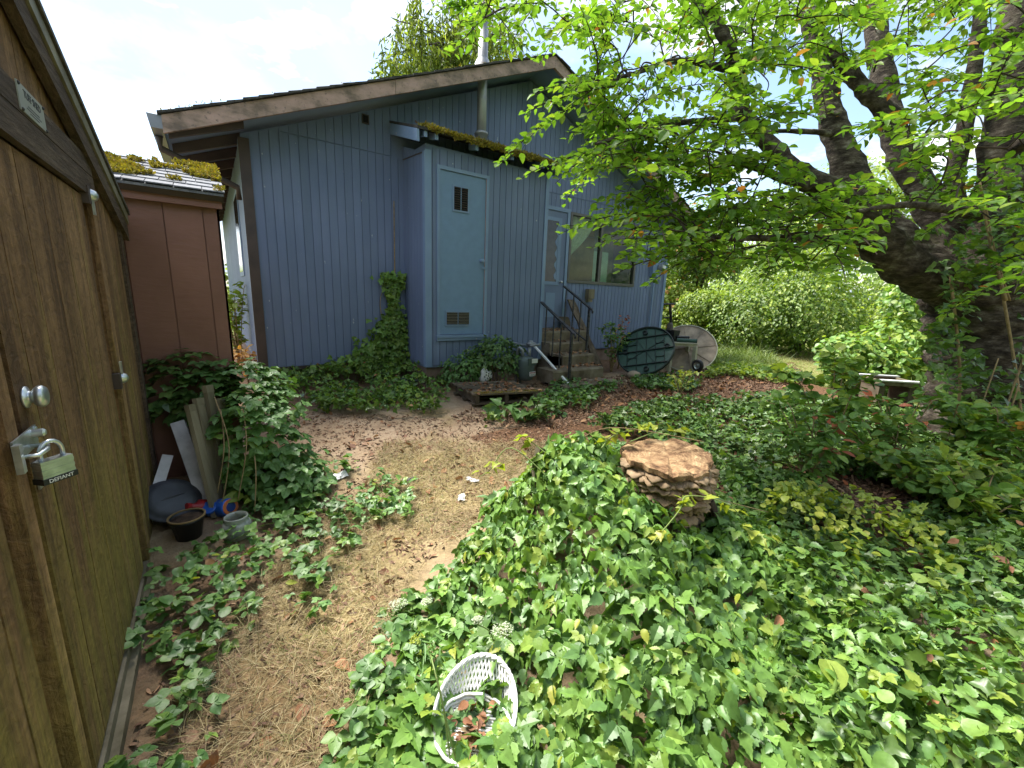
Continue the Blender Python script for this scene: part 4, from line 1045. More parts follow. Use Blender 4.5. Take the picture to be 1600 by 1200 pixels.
# white vinyl gutter lengths
for k, (a, b, w_, lab) in enumerate(((hit(262, 712, 1, 3.22), hit(248, 765, 1, 3.12), .055, 'short white vinyl gutter piece standing against the shed corner'), (hit(278, 660, 1, 3.35), hit(312, 756, 1, 3.12), .075, 'longer white vinyl gutter piece leaning beside fence pickets'))):
    g0 = float(G(b[0], b[1]))
    d_ = b-a; bb = a+d_*((a[2]-g0-.01)/(a[2]-b[2])) if k else b+(b-a)*1.2
    bb[2] = max(bb[2], g0)
    t = thing('gutter_piece', lab, 'gutter', (bb[0], bb[1], g0), 'vinyl gutter pieces')
    ax = (bb-a)/np.linalg.norm(bb-a); sd_ = np.cross(ax, (0, 1, 0)); sd_ /= np.linalg.norm(sd_); fw = np.cross(sd_, ax)
    m_ = MB(); prof = [(-w_/2, .03), (-w_/2, -.02), (w_/2, -.02), (w_/2, .03), (w_/2-.004, .03), (w_/2-.004, -.016), (-w_/2+.004, -.016), (-w_/2+.004, .03)]
    m_.prism([a+sd_*x+fw*y for x, y in prof], bb-a); m_.build('channel', 'vinyl', t)
# black tub lid leaning, pot with soil
pc = hit(272, 775, 1, 3.02)
pc = hit(268, 778, 1, 3.02)
lid = thing('bin_lid', 'scuffed dark grey domed bin lid leaning in shed corner', 'lid', (pc[0], pc[1]-.02, float(G(pc[0], pc[1]))))
ln = np.array((.30, -.62, .85)); ln /= np.linalg.norm(ln)
pc[2] = float(G(pc[0], pc[1]))+.12
MB().lathe(pc, [(.140, -.02), (.150, 0), (.142, .008), (.125, .012), (.122, .026), (.09, .034), (.04, .040), (.005, .041)], ln, 30).build('dome', 'greypl', lid, smooth=True)
for q in (.02,):
    MB().tube([pc+ln*.041+np.cross(ln, (0, 0, 1))*s*.12-ln*.014*abs(s)**2 for s in np.linspace(-1, 1, 9)], .006, 6).build('seam', 'blackpl', lid)
pq = gpx(296, 838)
pot = thing('planter_pot', 'black nursery pot full of old soil with tan rim beside shed', 'pot', pq)
MB().lathe(pq, [(.06, 0), (.080, .11), (.086, .11), (.087, .125), (.08, .125), (.077, .10)], n=26).build('pot', 'blackpl', pot, smooth=True)
MB().lathe(pq, [(.081, .125), (.090, .126), (.090, .132), (.080, .131)], n=26, close=False).build('rim', 'ply', pot)
MB().lathe(pq+np.array((0, 0, .112)), [(.078, 0), (.05, .010), (.01, .008)], n=26).build('soil', 'soil', pot)
# red bottle lying, blue tub and jar, glass jar
rp_ = gpx(314, 806)
t = thing('red_bottle', 'dirty red plastic bottle lying between pot and pickets', 'bottle', rp_)
ax = np.array((-.6, -.4, .35)); ax /= np.linalg.norm(ax)
MB().lathe(rp_+np.array((.03, .02, .045)), [(.02, -.09), (.042, -.08), (.045, .0), (.042, .05), (.018, .075), (.018, .10)], ax, 18).build('bottle_body', 'red', t, smooth=True)
MB().lathe(rp_+np.array((.03, .02, .045))+ax*.1, [(.021, 0), (.021, .022), (.016, .024)], ax, 14).build('cap', 'red', t)
bq = gpx(332, 806)
t = thing('blue_tub', 'small tub with bright blue lid beside the red bottle', 'tub', bq)
ax = np.array((-.25, -.55, .75)); ax /= np.linalg.norm(ax)
MB().lathe(bq+np.array((0, .01, .03)), [(.036, -.04), (.04, .03), (.04, .035)], ax, 20).build('tub_body', 'dkblue', t, smooth=True)
MB().lathe(bq+np.array((0, .01, .03))+ax*.036, [(.043, 0), (.043, .018), (.038, .022)], ax, 22).build('lid', 'bluepl', t)
bq = gpx(352, 808)
t = thing('blue_jar', 'blue jar with orange printed label lying on its side', 'jar', bq)
ax = np.array((.55, -.75, .25)); ax /= np.linalg.norm(ax)
MB().lathe(bq+np.array((.01, .02, .055)), [(.05, -.06), (.056, -.05), (.056, .03), (.05, .04)], ax, 22).build('jar_body', 'bluepl', t, smooth=True)
MB().lathe(bq+np.array((.01, .02, .055))+ax*.0405, [(.049, 0), (.046, .003)], ax, 22).build('end_label', 'orange', t)
MB().lathe(bq+np.array((.01, .02, .055))+ax*.044, [(.03, 0), (.028, .002)], ax, 22).build('label_centre', 'dkblue', t)
jq = gpx(372, 838)
jar = thing('glass_jar', 'wide cloudy glass jar with ridged neck under the vine leaves', 'jar', jq)
gm_ = MT('cloudy_glass'); gm_.color((.55, .58, .54)).set(.12, 0, .6); gm_.b.inputs['Transmission Weight'].default_value = .55
MB().lathe(jq, [(.06, 0), (.072, .01), (.075, .08), (.066, .10), (.058, .105), (.062, .112), (.058, .118), (.062, .126), (.058, .132), (.056, .132), (.054, .10), (.068, .075), (.066, .014)], n=30, close=False).build('jar_body', gm_.m, jar, smooth=True)
MB().lathe(jq+np.array((0, 0, .012)), [(.066, 0), (.066, .03), (.03, .036)], n=20).build('debris', 'soil', jar)
# litter on the dirt
lq = gpx(525, 748)
t = thing('wrapper', 'crumpled white plastic wrapper with dark red end lying on dirt', 'litter', lq)
def crumple(c, l_, w_, h_, seed, ang):
    rg = random.Random(seed); vs = []; fs = []; nu, nv = 9, 6
    for i in range(nu):
        for j in range(nv):
            u, v = i/(nu-1)-.5, j/(nv-1)-.5
            x, y = u*l_+rg.uniform(-.008, .008), v*w_+rg.uniform(-.008, .008)
            z = h_*max(0, 1-(2*v)**2)*(.5+.5*rg.random())+.006+rg.uniform(0, .012)
            vs.append((c[0]+x*math.cos(ang)-y*math.sin(ang), c[1]+x*math.sin(ang)+y*math.cos(ang), c[2]+z))
    for i in range(nu-1):
        for j in range(nv-1):
            a = i*nv+j; fs.append((a, a+nv, a+nv+1, a+1))
    return MB().add(vs, fs)
crumple(lq, .17, .09, .035, 1, .3).build('white_film', 'white', t)
crumple(lq+np.array((.085, .07, 0)), .07, .05, .03, 2, .4).build('red_end', simple('dark_red_print', (.16, .01, .03), .4), t)
for k, ((xx, yy), lab, cc) in enumerate((((640, 752), 'scrap of dark plastic on dirt near the dry grass', 'greypl'), ((721, 780), 'small torn scrap of white plastic film near the vine mound', 'white'), ((738, 752), 'flat pale paper scrap on dirt near the lime shoot', 'vinyl'), ((655, 640), 'tiny white scrap in front of ivy by the pallet', 'white'))):
    q_ = gpx(xx, yy); t = thing('litter_scrap', lab, 'litter', q_)
    crumple(q_, .10 if k < 3 else .05, .05, .015, 5+k, k).build('scrap', cc, t)

# ------------------------------------------------------------------ stump
sc_ = np.array((2.10, 1.33)); STZ = .475
stump = thing('tree_stump', 'cut tree stump ringed with layered bracket fungi rising from vines', 'stump', (sc_[0], sc_[1], -.16))
vs = []; fs = []; n = 72
prof = [(-.2, 1.35), (-.05, 1.12), (.10, .97), (.25, .93), (.36, .95), (.43, .99), (STZ-.012, 1.0)]
def sr_(a): return .258*(1+.07*math.sin(2*a+.8)+.05*math.sin(3*a+2)+.03*math.sin(7*a)+.022*math.sin(13*a+1)+.016*math.sin(19*a))
for z, k_ in prof:
    for i in range(n):
        a = 2*math.pi*i/n; r_ = sr_(a)*(k_+(.06*math.sin(5*a+z*6)+.04*math.sin(11*a+9*z))*(1 if z < .4 else .3))
        vs.append((sc_[0]+r_*math.cos(a), sc_[1]+r_*math.sin(a), z))
for j in range(len(prof)-1):
    for i in range(n): fs.append((j*n+i, j*n+(i+1) % n, (j+1)*n+(i+1) % n, (j+1)*n+i))
MB().add(vs, fs).build('stump_side', 'rotbark', stump, smooth=True)
# rough sawn top: concentric grid with cracks
vs = []; fs = []; rings = 20
for j in range(rings+1):
    for i in range(n):
        a = 2*math.pi*i/n; r_ = sr_(a)*1.035*j/rings
        z = STZ+.012*(fbm(np.array(2+r_*16*math.cos(a)), np.array(5+r_*16*math.sin(a)), 4)-.5)*1.7+.010*math.sin(a*2+1)*j/rings-.018*max(0, math.sin(9*a+2*math.sin(3*a)))**8*(j/rings)
        if j == rings: z -= .010
        vs.append((sc_[0]+r_*math.cos(a), sc_[1]+r_*math.sin(a), float(z)))
for j in range(rings):
    for i in range(n): fs.append((j*n+i, j*n+(i+1) % n, (j+1)*n+(i+1) % n, (j+1)*n+i))
b_ = len(vs)
for i in range(n):
    x, y, z = vs[rings*n+i]; vs.append((x, y, z-.028))
for i in range(n): fs.append((rings*n+i, rings*n+(i+1) % n, b_+(i+1) % n, b_+i))
mbt = MB().add(vs, fs); tp_ = mbt.build('cut_top', 'cutwood', stump, smooth=False)
# bracket fungi on the side that faces the yard
rgf = random.Random(5)
for tier, (zz, cnt) in enumerate(((.425, 20), (.395, 21), (.365, 20), (.335, 17), (.305, 15), (.275, 12), (.245, 9), (.215, 6))):
    for k in range(cnt):
        a = math.radians(-215+185*(k+rgf.random()*.6)/cnt) if tier < 6 else math.radians(-190+110*(k+rgf.random()*.5)/cnt)
        r0 = sr_(a)*.95; w_ = rgf.uniform(.020, .056); z = zz+rgf.uniform(-.018, .018)
        o_ = np.array((math.cos(a), math.sin(a), 0)); s_ = np.array((-math.sin(a), math.cos(a), 0))
        c = np.array((*sc_, z))+o_*r0
        vs = [c-o_*.02+np.array((0, 0, .010)), c-o_*.02-np.array((0, 0, .012))]; fs = []; m_ = 9
        for i in range(m_):
            q = math.pi*i/(m_-1); e = o_*math.sin(q)*w_*1.15*(1+.20*math.sin(3*q+k*1.7)+.10*math.sin(8*q+k))+s_*math.cos(q)*w_
            dr = -.016*math.sin(q)-.006*math.sin(5*q+k)
            vs += [c+e+np.array((0, 0, dr+.004)), c+e*.97+np.array((0, 0, dr-.003)), c+e*.55+np.array((0, 0, .008+dr*.5)), c+e*.5+np.array((0, 0, -.012))]
        for i in range(m_-1):
            p0 = 2+i*4; p1 = p0+4
            fs += [(0, p0+2, p1+2), (p0+2, p0, p1, p1+2), (p0, p0+1, p1+1, p1), (p0+1, p0+3, p1+3, p1+1), (p0+3, 1, p1+3)]
        MB().add(vs, fs).build('bracket_fungus', 'fungus', stump, smooth=True)
# torn bark strip hanging at the front right
for k in range(7):
    a = math.radians(-52+4*k); o_ = np.array((math.cos(a), math.sin(a), 0))
    p0 = np.array((*sc_, .22+.02*random.random()))+o_*.262; pts = [p0, p0+o_*.04+np.array((0, 0, -.09)), p0+o_*(.055+.01*k % 3)+np.array((0, 0, -.2)), p0+o_*.06+np.array((.012*(k-3), 0, -.33-.03*random.random()))]
    MB().tube(pts, [.018, .022, .016, .004], 6, jit=.3, seed=k).build('bark_strip', 'rotbark', stump)
# weathered boards standing in the vines left of the stump
for k, (a, b, w_, lab) in enumerate(((hit(846, 700, 1, 1.92), hit(820, 800, 1, 1.80), .12, 'grey weathered board end tilted up out of the vine mound'), (hit(890, 735, 1, 1.70), hit(868, 800, 1, 1.62), .11, 'second shorter board half hidden by leaves near stump'))):
    b[2] = -.13
    t = thing('weathered_board', lab, 'board', (b[0], b[1], -.14), 'boards in the vine mound')
    MB().beam(b, a, w_, .03, (.5, -.8, .2)).build('board', 'plank', t)

# ------------------------------------------------------------------ white wicker chair half swallowed by vines
wq = gpx(738, 1150)
wch = thing('wicker_chair', 'small white wicker chair tipped back and half buried in vines', 'chair', wq)
tw = np.array(wq)+np.array((.02, .02, 0))
fwd_ = np.array((-.62, -.62, 0)); fwd_ /= np.linalg.norm(fwd_); rt_ = np.array((fwd_[1], -fwd_[0], 0))*-1
upv = np.array((0, 0, 1.)); tw = tw+np.array((0, 0, -.006))
CS = .80
def wp_(a, h_, r_=.165):      # point on the curved back; a = angle round the back, h = height
    return tw + CS*(-fwd_*math.cos(a)*(r_+h_*.62)+rt_*math.sin(a)*(r_+h_*.15)+upv*(.03+h_*.68))
rimh = lambda a: .15*math.cos(a*.62)**1.0
tr_ = [wp_(a, rimh(a)) for a in np.linspace(-1.75, 1.75, 30)]
m_ = MB()
for k in range(3):
    m_.tube([p+upv*.006*math.sin(i*1.6+k*2.1)+fwd_*.006*math.cos(i*1.6+k*2.1) for i, p in enumerate(tr_)], .0062, 6)
m_.build('back_rim', 'white', wch, smooth=True)
m_ = MB()
for k in range(34):
    a = -1.7+3.4*k/33
    for sg in (1, -1):
        pts = []
        for i in range(6):
            f_ = i/5; aa = a+sg*.24*f_
            pts.append(wp_(max(-1.75, min(1.75, aa)), rimh(max(-1.75, min(1.75, aa)))*f_*.97, .165+sg*.002))
        m_.tube(pts, .0040, 5, cap=False)
m_.build('back_lattice', 'white', wch, smooth=True)
m_ = MB()
for rr, zz in ((.16, .03), (.165, .045), (.155, .015), (.168, .0), (.160, -.018)):
    m_.tube([tw+CS*(upv*(zz+.004*math.sin(i*1.7))+fwd_*(rr*.95*math.cos(q)+.03)+rt_*rr*math.sin(q)) for i, q in enumerate(np.linspace(0, 2*math.pi, 48))], .0062, 6)
m_.build('seat_rim', 'white', wch, smooth=True)
m_ = MB()
for k in range(64):
    q = 2*math.pi*k/64
    m_.tube([tw+CS*(upv*.03+fwd_*(.15*math.cos(q)+.03)+rt_*.155*math.sin(q)), tw+CS*(-upv*.07+fwd_*(.16*math.cos(q+.12)+.035)+rt_*.165*math.sin(q+.12))], .0042, 5, cap=False)
m_.build('apron_weave', 'white', wch, smooth=True)
m_ = MB()
for k in range(19):
    s_ = -.126+.014*k; e = math.sqrt(max(.0, .145**2-s_**2))
    m_.tube([tw+CS*(upv*.012+fwd_*(s_+.03)-rt_*e), tw+CS*(upv*(.0+.004*(k % 2))+fwd_*(s_+.03)), tw+CS*(upv*.012+fwd_*(s_+.03)+rt_*e)], .0045, 5)
m_.build('seat_weave', 'white', wch, smooth=True)
m_ = MB()
for sg in (-1, 1):
    p0 = tw+CS*(fwd_*.16+rt_*sg*.08+upv*.01); p1 = tw+CS*(fwd_*.34+rt_*sg*.10-upv*.02)
    for k in range(5):
        m_.tube([p0+rt_*(k-2)*.010, p1+rt_*(k-2)*.012-upv*.01], .005, 5)
m_.build('front_leg_wrap', 'white', wch, smooth=True)
# old metal tray on the ground under the tree
tq = at(1390, 590, 6.2); gz_ = float(G(tq[0], tq[1]))
ty = thing('metal_tray', 'old white-edged metal trough lying under the tree behind shrubs', 'trough', (tq[0], tq[1], gz_))
ex_ = np.array((.72, -.69, 0)); ey_ = np.array((.69, .72, 0)); z1 = tq[2]-.02
for k, (a, b, c__, d__) in enumerate(((-.25, .25, -.25, -.22), (-.25, .25, .22, .25), (-.25, -.22, -.219, .219), (.22, .25, -.219, .219))):
    o_ = np.array((tq[0], tq[1], 0)); P_ = lambda u, v, z: o_+ex_*u+ey_*v+np.array((0, 0, z))
    MB().prism([P_(a, c__, z1-.06), P_(b, c__, z1-.06), P_(b, d__, z1-.06), P_(a, d__, z1-.06)], (0, 0, .06)).build('side', 'plank', ty)
MB().prism([P_(-.28, -.28, z1), P_(.28, -.28, z1), P_(.28, -.20, z1), P_(-.28, -.20, z1)], (0, 0, .02)).build('lip', 'white', ty)
MB().prism([P_(-.28, .20, z1), P_(.28, .20, z1), P_(.28, .28, z1), P_(-.28, .28, z1)], (0, 0, .02)).build('lip', 'vinyl', ty)
MB().prism([P_(-.25, -.21, z1-.08), P_(.25, -.21, z1-.08), P_(.25, .21, z1-.08), P_(-.25, .21, z1-.08)], (0, 0, .02)).build('debris', 'soil', ty)
for u in (-.2, .2): MB().prism([P_(u-.04, -.2, gz_-.02), P_(u+.04, -.2, gz_-.02), P_(u+.04, .2, gz_-.02), P_(u-.04, .2, gz_-.02)], (0, 0, z1-.0601-gz_+.02)).build('block', 'pallet', ty)

# ------------------------------------------------------------------ leaves
def T_from(outline, mid, curl=.12, fold=.15, side=None):
    """leaf from a half outline [(x, y)...] mirrored about the midrib; a few triangles"""
    vs = []; fs = []
    ys = [y for _, y in mid]
    k = len(outline); z = lambda x, y: fold*abs(x)-curl*y*y
    for x, y in mid: vs.append((0, y, z(0, y)))
    m = len(mid)
    for sg in (-1, 1):
        for x, y in outline: vs.append((sg*x, y, z(x, y)))
    for si, sg in enumerate((-1, 1)):
        o = m+si*k
        # zip the midrib with the outline
        i = j = 0
        while i < m-1 or j < k-1:
            if j < k-1 and (i == m-1 or outline[j+1][1] <= mid[i+1][1]): t = (i, o+j, o+j+1); j += 1
            else: t = (i, o+j, i+1); i += 1
            fs.append(t if sg > 0 else t[::-1])
    return np.array(vs, float), np.array(fs, int)
def combine(parts):
    V, F, b = [], [], 0
    for (v, f), M_ in parts:
        V.append(v@M_[0].T+M_[1]); F.append(f+b); b += len(v)
    return np.concatenate(V), np.concatenate(F)
def rot(a, tilt=0):
    c, s = math.cos(a), math.sin(a); Rz = np.array([[c, -s, 0], [s, c, 0], [0, 0, 1]])
    c, s = math.cos(tilt), math.sin(tilt); Rx = np.array([[1, 0, 0], [0, c, -s], [0, s, c]])
    return Rz@Rx
LEAF = {}
LEAF['ovate'] = T_from([(.0, 0), (.24, .2), (.30, .45), (.19, .75), (.0, 1)], [(0, 0), (0, .5), (0, 1)], .16, .30)
LEAF['lance'] = T_from([(.0, 0), (.10, .25), (.11, .55), (.0, 1)], [(0, 0), (0, 1)], .35, .2)
LEAF['round'] = T_from([(.0, 0), (.26, .08), (.40, .30), (.40, .55), (.24, .82), (.0, 1)], [(0, 0), (0, .45), (0, 1)], .14, .22)
# three-lobed, coarsely toothed vine leaf
LEAF['vine'] = T_from([(.0, .03), (.22, -.06), (.34, .06), (.46, .10), (.42, .24), (.56, .40), (.38, .44), (.34, .54), (.27, .58), (.26, .72), (.15, .80), (.11, .92), (.0, 1.06)],
                      [(0, 0), (0, .3), (0, .65), (0, 1.06)], .20, .26)
LEAF['tooth'] = T_from([(.0, 0), (.18, .06), (.30, .20), (.27, .28), (.36, .38), (.27, .46), (.30, .56), (.20, .64), (.20, .74), (.11, .82), (.0, 1.02)],
                       [(0, 0), (0, .35), (0, .7), (0, 1.02)], .22, .30)
# ivy: five points
LEAF['ivy'] = T_from([(.0, .05), (.20, -.10), (.30, .10), (.52, .22), (.36, .42), (.22, .52), (.18, .72), (.0, 1.0)], [(0, 0), (0, .4), (0, 1.0)], .12, .14)
LEAF['blade'] = (np.array([(-.013, 0, 0), (.013, 0, 0), (.010, .5, .12), (-.010, .5, .12), (0, 1, .06)], float), np.array([(0, 1, 2), (0, 2, 3), (3, 2, 4)]))
LEAF['chip'] = (np.array([(-.18, 0, 0), (.18, .05, 0), (.14, 1, .05), (-.12, .92, .04), (0, .5, .12)], float), np.array([(0, 1, 4), (1, 2, 4), (2, 3, 4), (3, 0, 4)]))
LEAF['quad'] = (np.array([(0, 0, 0), (.3, .45, .08), (0, 1, -.05), (-.3, .45, .08)], float), np.array([(0, 1, 2), (0, 2, 3)]))
LEAF['tri'] = combine([(LEAF['tooth'], (rot(0)*.95, np.array((0, .35, 0.)))), (LEAF['tooth'], (rot(1.25, -.1)*.78, np.array((-.02, .30, 0.)))), (LEAF['tooth'], (rot(-1.25, -.1)*.78, np.array((.02, .30, 0.))))])
LEAF['trismooth'] = combine([(LEAF['ovate'], (rot(0)*.9*np.array([1.35, 1, 1]), np.array((0, .32, 0.)))), (LEAF['ovate'], (rot(1.3)*.8*np.array([1.35, 1, 1]), np.array((-.02, .28, 0.)))), (LEAF['ovate'], (rot(-1.3)*.8*np.array([1.35, 1, 1]), np.array((.02, .28, 0.))))])

def nrmz(a): return a/(np.linalg.norm(a, axis=-1, keepdims=True)+1e-9)
def basis(Nm, D):
    Nm = nrmz(Nm); D = nrmz(D-Nm*(D*Nm).sum(1, keepdims=True)); Sd = np.cross(D, Nm)
    return Sd, D, Nm
def scatter(kind, P, Nm, D, S_, bend=None):
    """V, T of leaves standing at P, facing Nm, pointing along D"""
    v, f = LEAF[kind]; Sd, D, Nm = basis(Nm, D)
    sx = S_[:, None, None]
    k = rng.uniform(.8, 1.2, (len(P), 1, 1)); c = rng.uniform(.4, 1.9, (len(P), 1, 1))
    vv = v[None]
    V = P[:, None]+sx*(vv[..., 0:1]*k*Sd[:, None]+vv[..., 1:2]*D[:, None]+vv[..., 2:3]*c*Nm[:, None])
    T = f[None]+(np.arange(len(P))*len(v))[:, None, None]
    return V.reshape(-1, 3), T.reshape(-1, 3)
_tmpl = {}
def leaf_mesh(kind, mat):
    if (kind, mat) not in _tmpl:
        me = bpy.data.meshes.new('leaf'); v, f = LEAF[kind]
        me.from_pydata(v.tolist(), [], f.tolist()); me.materials.append(LM[mat]); me.update(); _tmpl[(kind, mat)] = me
    return _tmpl[(kind, mat)]
def foliage(parent, sets, name='leaf', single=300, rest='foliage'):
    """sets = [(kind, mat, P, N, D, S)]; the leaves that show largest become objects, the rest one part"""
    allv = []
    for si, (kind, mat, P, Nm, D, S_) in enumerate(sets):
        d = np.linalg.norm(P-CAM, axis=1)
        inv = (P-CAM)@_f
        px_ = 800+FPX*((P-CAM)@_r)/np.maximum(inv, .05); py_ = 600-FPX*((P-CAM)@_u)/np.maximum(inv, .05)
        vis = (inv > .1) & (px_ > -20) & (px_ < 1620) & (py_ > -20) & (py_ < 1220)
        score = np.where(vis, S_/d, 0)
        allv += [(score[i], si, i) for i in (np.argsort(-score)[:single] if single else [])]
    allv.sort(reverse=True); pick = {si: [] for si in range(len(sets))}
    for sc, si, i in allv[:single]:
        if sc > 0: pick[si].append(i)
    off = wpos(parent)
    for si, (kind, mat, P, Nm, D, S_) in enumerate(sets):
        ids = np.array(pick[si], int)
        if len(ids):
            Sd, DD, NN = basis(Nm[ids], D[ids])
            for a, i in enumerate(ids):
                o = link(name, leaf_mesh(kind, mat), parent)
                s = float(S_[i]); m = Matrix.Identity(4); kx = s*random.uniform(.85, 1.2); kz = s*random.uniform(.4, 1.8)
                for r_ in range(3):
                    m[r_][0] = Sd[a][r_]*kx; m[r_][1] = DD[a][r_]*s; m[r_][2] = NN[a][r_]*kz; m[r_][3] = P[i][r_]-off[r_]
                o.matrix_local = m
        keep = np.ones(len(P), bool); keep[ids] = False
        if keep.any():
            V, T = scatter(kind, P[keep], Nm[keep], D[keep], S_[keep])
            mesh_np(rest, V, T, LM[mat], parent, kind='stuff')
def rdir(n): return nrmz(rng.normal(size=(n, 3)))
def upish(n, sp): return nrmz(np.array([0, 0, 1.])+rng.normal(size=(n, 3))*sp)
def flatdir(n):
    a = rng.uniform(0, 2*math.pi, n); return np.stack([np.cos(a), np.sin(a), 0*a], 1)
def sample_poly(poly, n):
    lo, hi = poly.min(0), poly.max(0); out = np.zeros((0, 2))
    while len(out) < n:
        q = rng.uniform(lo, hi, (n*2, 2)); out = np.concatenate([out, q[inpoly(poly, q[:, 0], q[:, 1])]])
    return out[:n]
def area(poly):
    x, y = poly[:, 0], poly[:, 1]; return abs((x*np.roll(y, -1)-y*np.roll(x, -1)).sum())/2
def curve_tubes(paths, r0, r1, n=4):
    """many thin tapering tubes as one V, F"""
    mb = MB()
    for p in paths:
        k = len(p); mb.tube(p, list(np.linspace(r0, r1, k)), n, cap=False)
    return mb

# ---- ground cover: one object per kind of plant
def cover(name, label, cat, polys, dens, kind, mats, size, height, tilt=.45, clump=None, hfun=None, exclude=(), thr=0.0):
    """leafy carpet over pixel polygons"""
    root = thing(name, label, cat, (0, 0, 0)); first = True
    for mat, share, kd in mats:
        Ps = []
        for pl in polys:
            n = int(area(pl)*dens*share)
            if n < 1: continue
            q = sample_poly(pl, n)
            if clump:
                c = fbm(q[:, 0]*clump+3.3, q[:, 1]*clump+1.1, 3)
                q = q[c+rng.uniform(-.06, .06, len(q)) > thr]
            for ex in exclude: q = q[~inpoly(ex, q[:, 0], q[:, 1])]
            Ps.append(q)
        q = np.concatenate(Ps)
        z = G(q[:, 0], q[:, 1]); h = height*rng.random(len(q))**.8
        nn = upish(len(q), tilt); dd = flatdir(len(q))
        if hfun is not None:
            H = hfun(q[:, 0], q[:, 1]); e = .03
            gx_ = (hfun(q[:, 0]+e, q[:, 1])-H)/e; gy_ = (hfun(q[:, 0], q[:, 1]+e)-H)/e
            sl_ = np.stack([-gx_, -gy_, np.ones(len(q))], 1)
            nn = nrmz(nrmz(sl_)+rng.normal(size=(len(q), 3))*tilt)
            dd = nrmz(np.stack([-gx_, -gy_, 0*gx_-.4], 1)*.8+dd*.7)
            h = h+H*np.where(rng.random(len(q)) < .75, 1, rng.random(len(q)))
        P = np.stack([q[:, 0], q[:, 1], z+h+.008], 1)
        s = size*rng.uniform(.55, 1.25, len(q))
        V, T = scatter(kd or kind, P, nn, dd, s)
        o = mesh_np('leaf_mass', V, T, LM[mat], root, kind='stuff')
    root['kind'] = 'stuff'
    return root

STUMP_EX = np.array([sc_+np.array((math.cos(a), math.sin(a)))*.27 for a in np.linspace(0, 2*math.pi, 20)[:-1]])
P_MOUND = gpoly([(520, 1230), (590, 1030), (600, 960), (700, 900), (760, 830), (810, 760), (960, 690), (1120, 760), (1250, 880), (1450, 1010), (1640, 1120), (1640, 1260), (1200, 1400), (520, 1400)])
P_MOUND = np.concatenate([P_MOUND])
def mound(x, y):
    """height of the vine canopy above the soil"""
    b = lambda cx, cy, sx, sy, h: h*np.exp(-((x-cx)/sx)**2-((y-cy)/sy)**2)
    return b(1.72, 1.72, .44, .40, .54)+b(1.52, 1.27, .42, .40, .32)+b(1.25, .75, .40, .40, .17)+b(2.3, .95, .5, .45, .16)+b(2.2, 1.75, .35, .35, .20)+b(1.78, 1.06, .24, .20, .10)+b(2.25, 1.0, .25, .2, .10)+.10*fbm(x*4, y*4, 3)-.02
# chair, stump top and boards stay clear of the densest leaves
CH_EX = np.array([wq[:2]+np.array((math.cos(a)*.055+.0, math.sin(a)*.055)) for a in np.linspace(0, 2*math.pi, 16)[:-1]])

# ---- big near vine: single leaves plus the mass behind
vine = thing('climbing_vine', 'bright green toothed-leaf vine heaped over the cut stump and boards', 'vine', (1.5, 1.2, -.14))
def mound_leaves(n, size, tilt, depth, poly=P_MOUND, wt=None):
    q = sample_poly(poly, n)
    q = q[~inpoly(STUMP_EX, q[:, 0], q[:, 1])]; q = q[~inpoly(CH_EX, q[:, 0], q[:, 1])]
    H = mound(q[:, 0], q[:, 1])
    ed = np.minimum(1, np.min(np.linalg.norm(q[:, None]-poly[None, :10], axis=2), axis=1)/.25)
    e = .04
    gx_ = (mound(q[:, 0]+e, q[:, 1])-H)/e; gy_ = (mound(q[:, 0], q[:, 1]+e)-H)/e
    sl_ = nrmz(np.stack([-gx_, -gy_, np.ones(len(q))*.9], 1))
    tocam = nrmz(np.stack([CAM[0]-q[:, 0], CAM[1]-q[:, 1], 0*q[:, 0]], 1))
    nn = nrmz(sl_+tocam*.25+rng.normal(size=(len(q), 3))*tilt)
    dd = nrmz(np.stack([-gx_, -gy_, 0*gx_-.5], 1)+tocam*.6+flatdir(len(q))*.7)
    z = G(q[:, 0], q[:, 1])+H-depth*rng.random(len(q))**1.5*np.minimum(H, .25)+.015
    lump = .13*(fbm(q[:, 0]*6+9, q[:, 1]*6, 2)-.5)
    z = np.maximum(z+lump, G(q[:, 0], q[:, 1])+.012)
    return np.stack([q[:, 0], q[:, 1], z], 1), nn, dd, size*rng.uniform(.6, 1.2, len(q))
sets = []
for kd, mt, n, sz, ti, dp in (('vine', 'vine', 1900, .072, .42, .5), ('tri', 'vine', 1900, .070, .38, .30), ('tooth', 'vinecool', 2600, .065, .55, 1.0), ('tri', 'vinecool', 1100, .075, .5, .9), ('round', 'vine', 600, .055, .5, .4), ('tri', 'bright', 260, .060, .45, .05), ('tooth', 'lime', 90, .055, .5, .1)):
    sets.append((kd, mt)+mound_leaves(n, sz, ti, dp))
# shoots with lime leaves near the stump and off the left edge
def shoot(pts, n, size, kind, mat, spread=.05):
    pts = np.array(pts); k = len(pts)
    t = rng.random(n)*(k-1); i = np.minimum(t.astype(int), k-2); f_ = (t-i)[:, None]
    P = pts[i]*(1-f_)+pts[i+1]*f_; d = nrmz(pts[i+1]-pts[i]); sd_ = rdir(n)
    return (kind, mat, P+sd_*spread*rng.random((n, 1)), upish(n, .5), nrmz(d*.5+sd_+np.array((0, 0, -.1))), size*rng.uniform(.6, 1.2, n))
shoots = [[at(870, 760, 2.35), at(800, 700, 2.45), at(765, 735, 2.45), at(748, 745, 2.45)], [at(880, 730, 2.4), at(830, 690, 2.5), at(815, 680, 2.5)],
          [at(1010, 860, 1.95), at(1060, 800, 1.95), at(1075, 775, 1.98), at(1140, 790, 2.0), at(1190, 850, 2.0)], [at(940, 700, 2.35), at(960, 680, 2.5), at(1010, 665, 2.7)],
          [at(985, 690, 2.45), at(1040, 672, 2.75), at(1090, 685, 2.75)]]
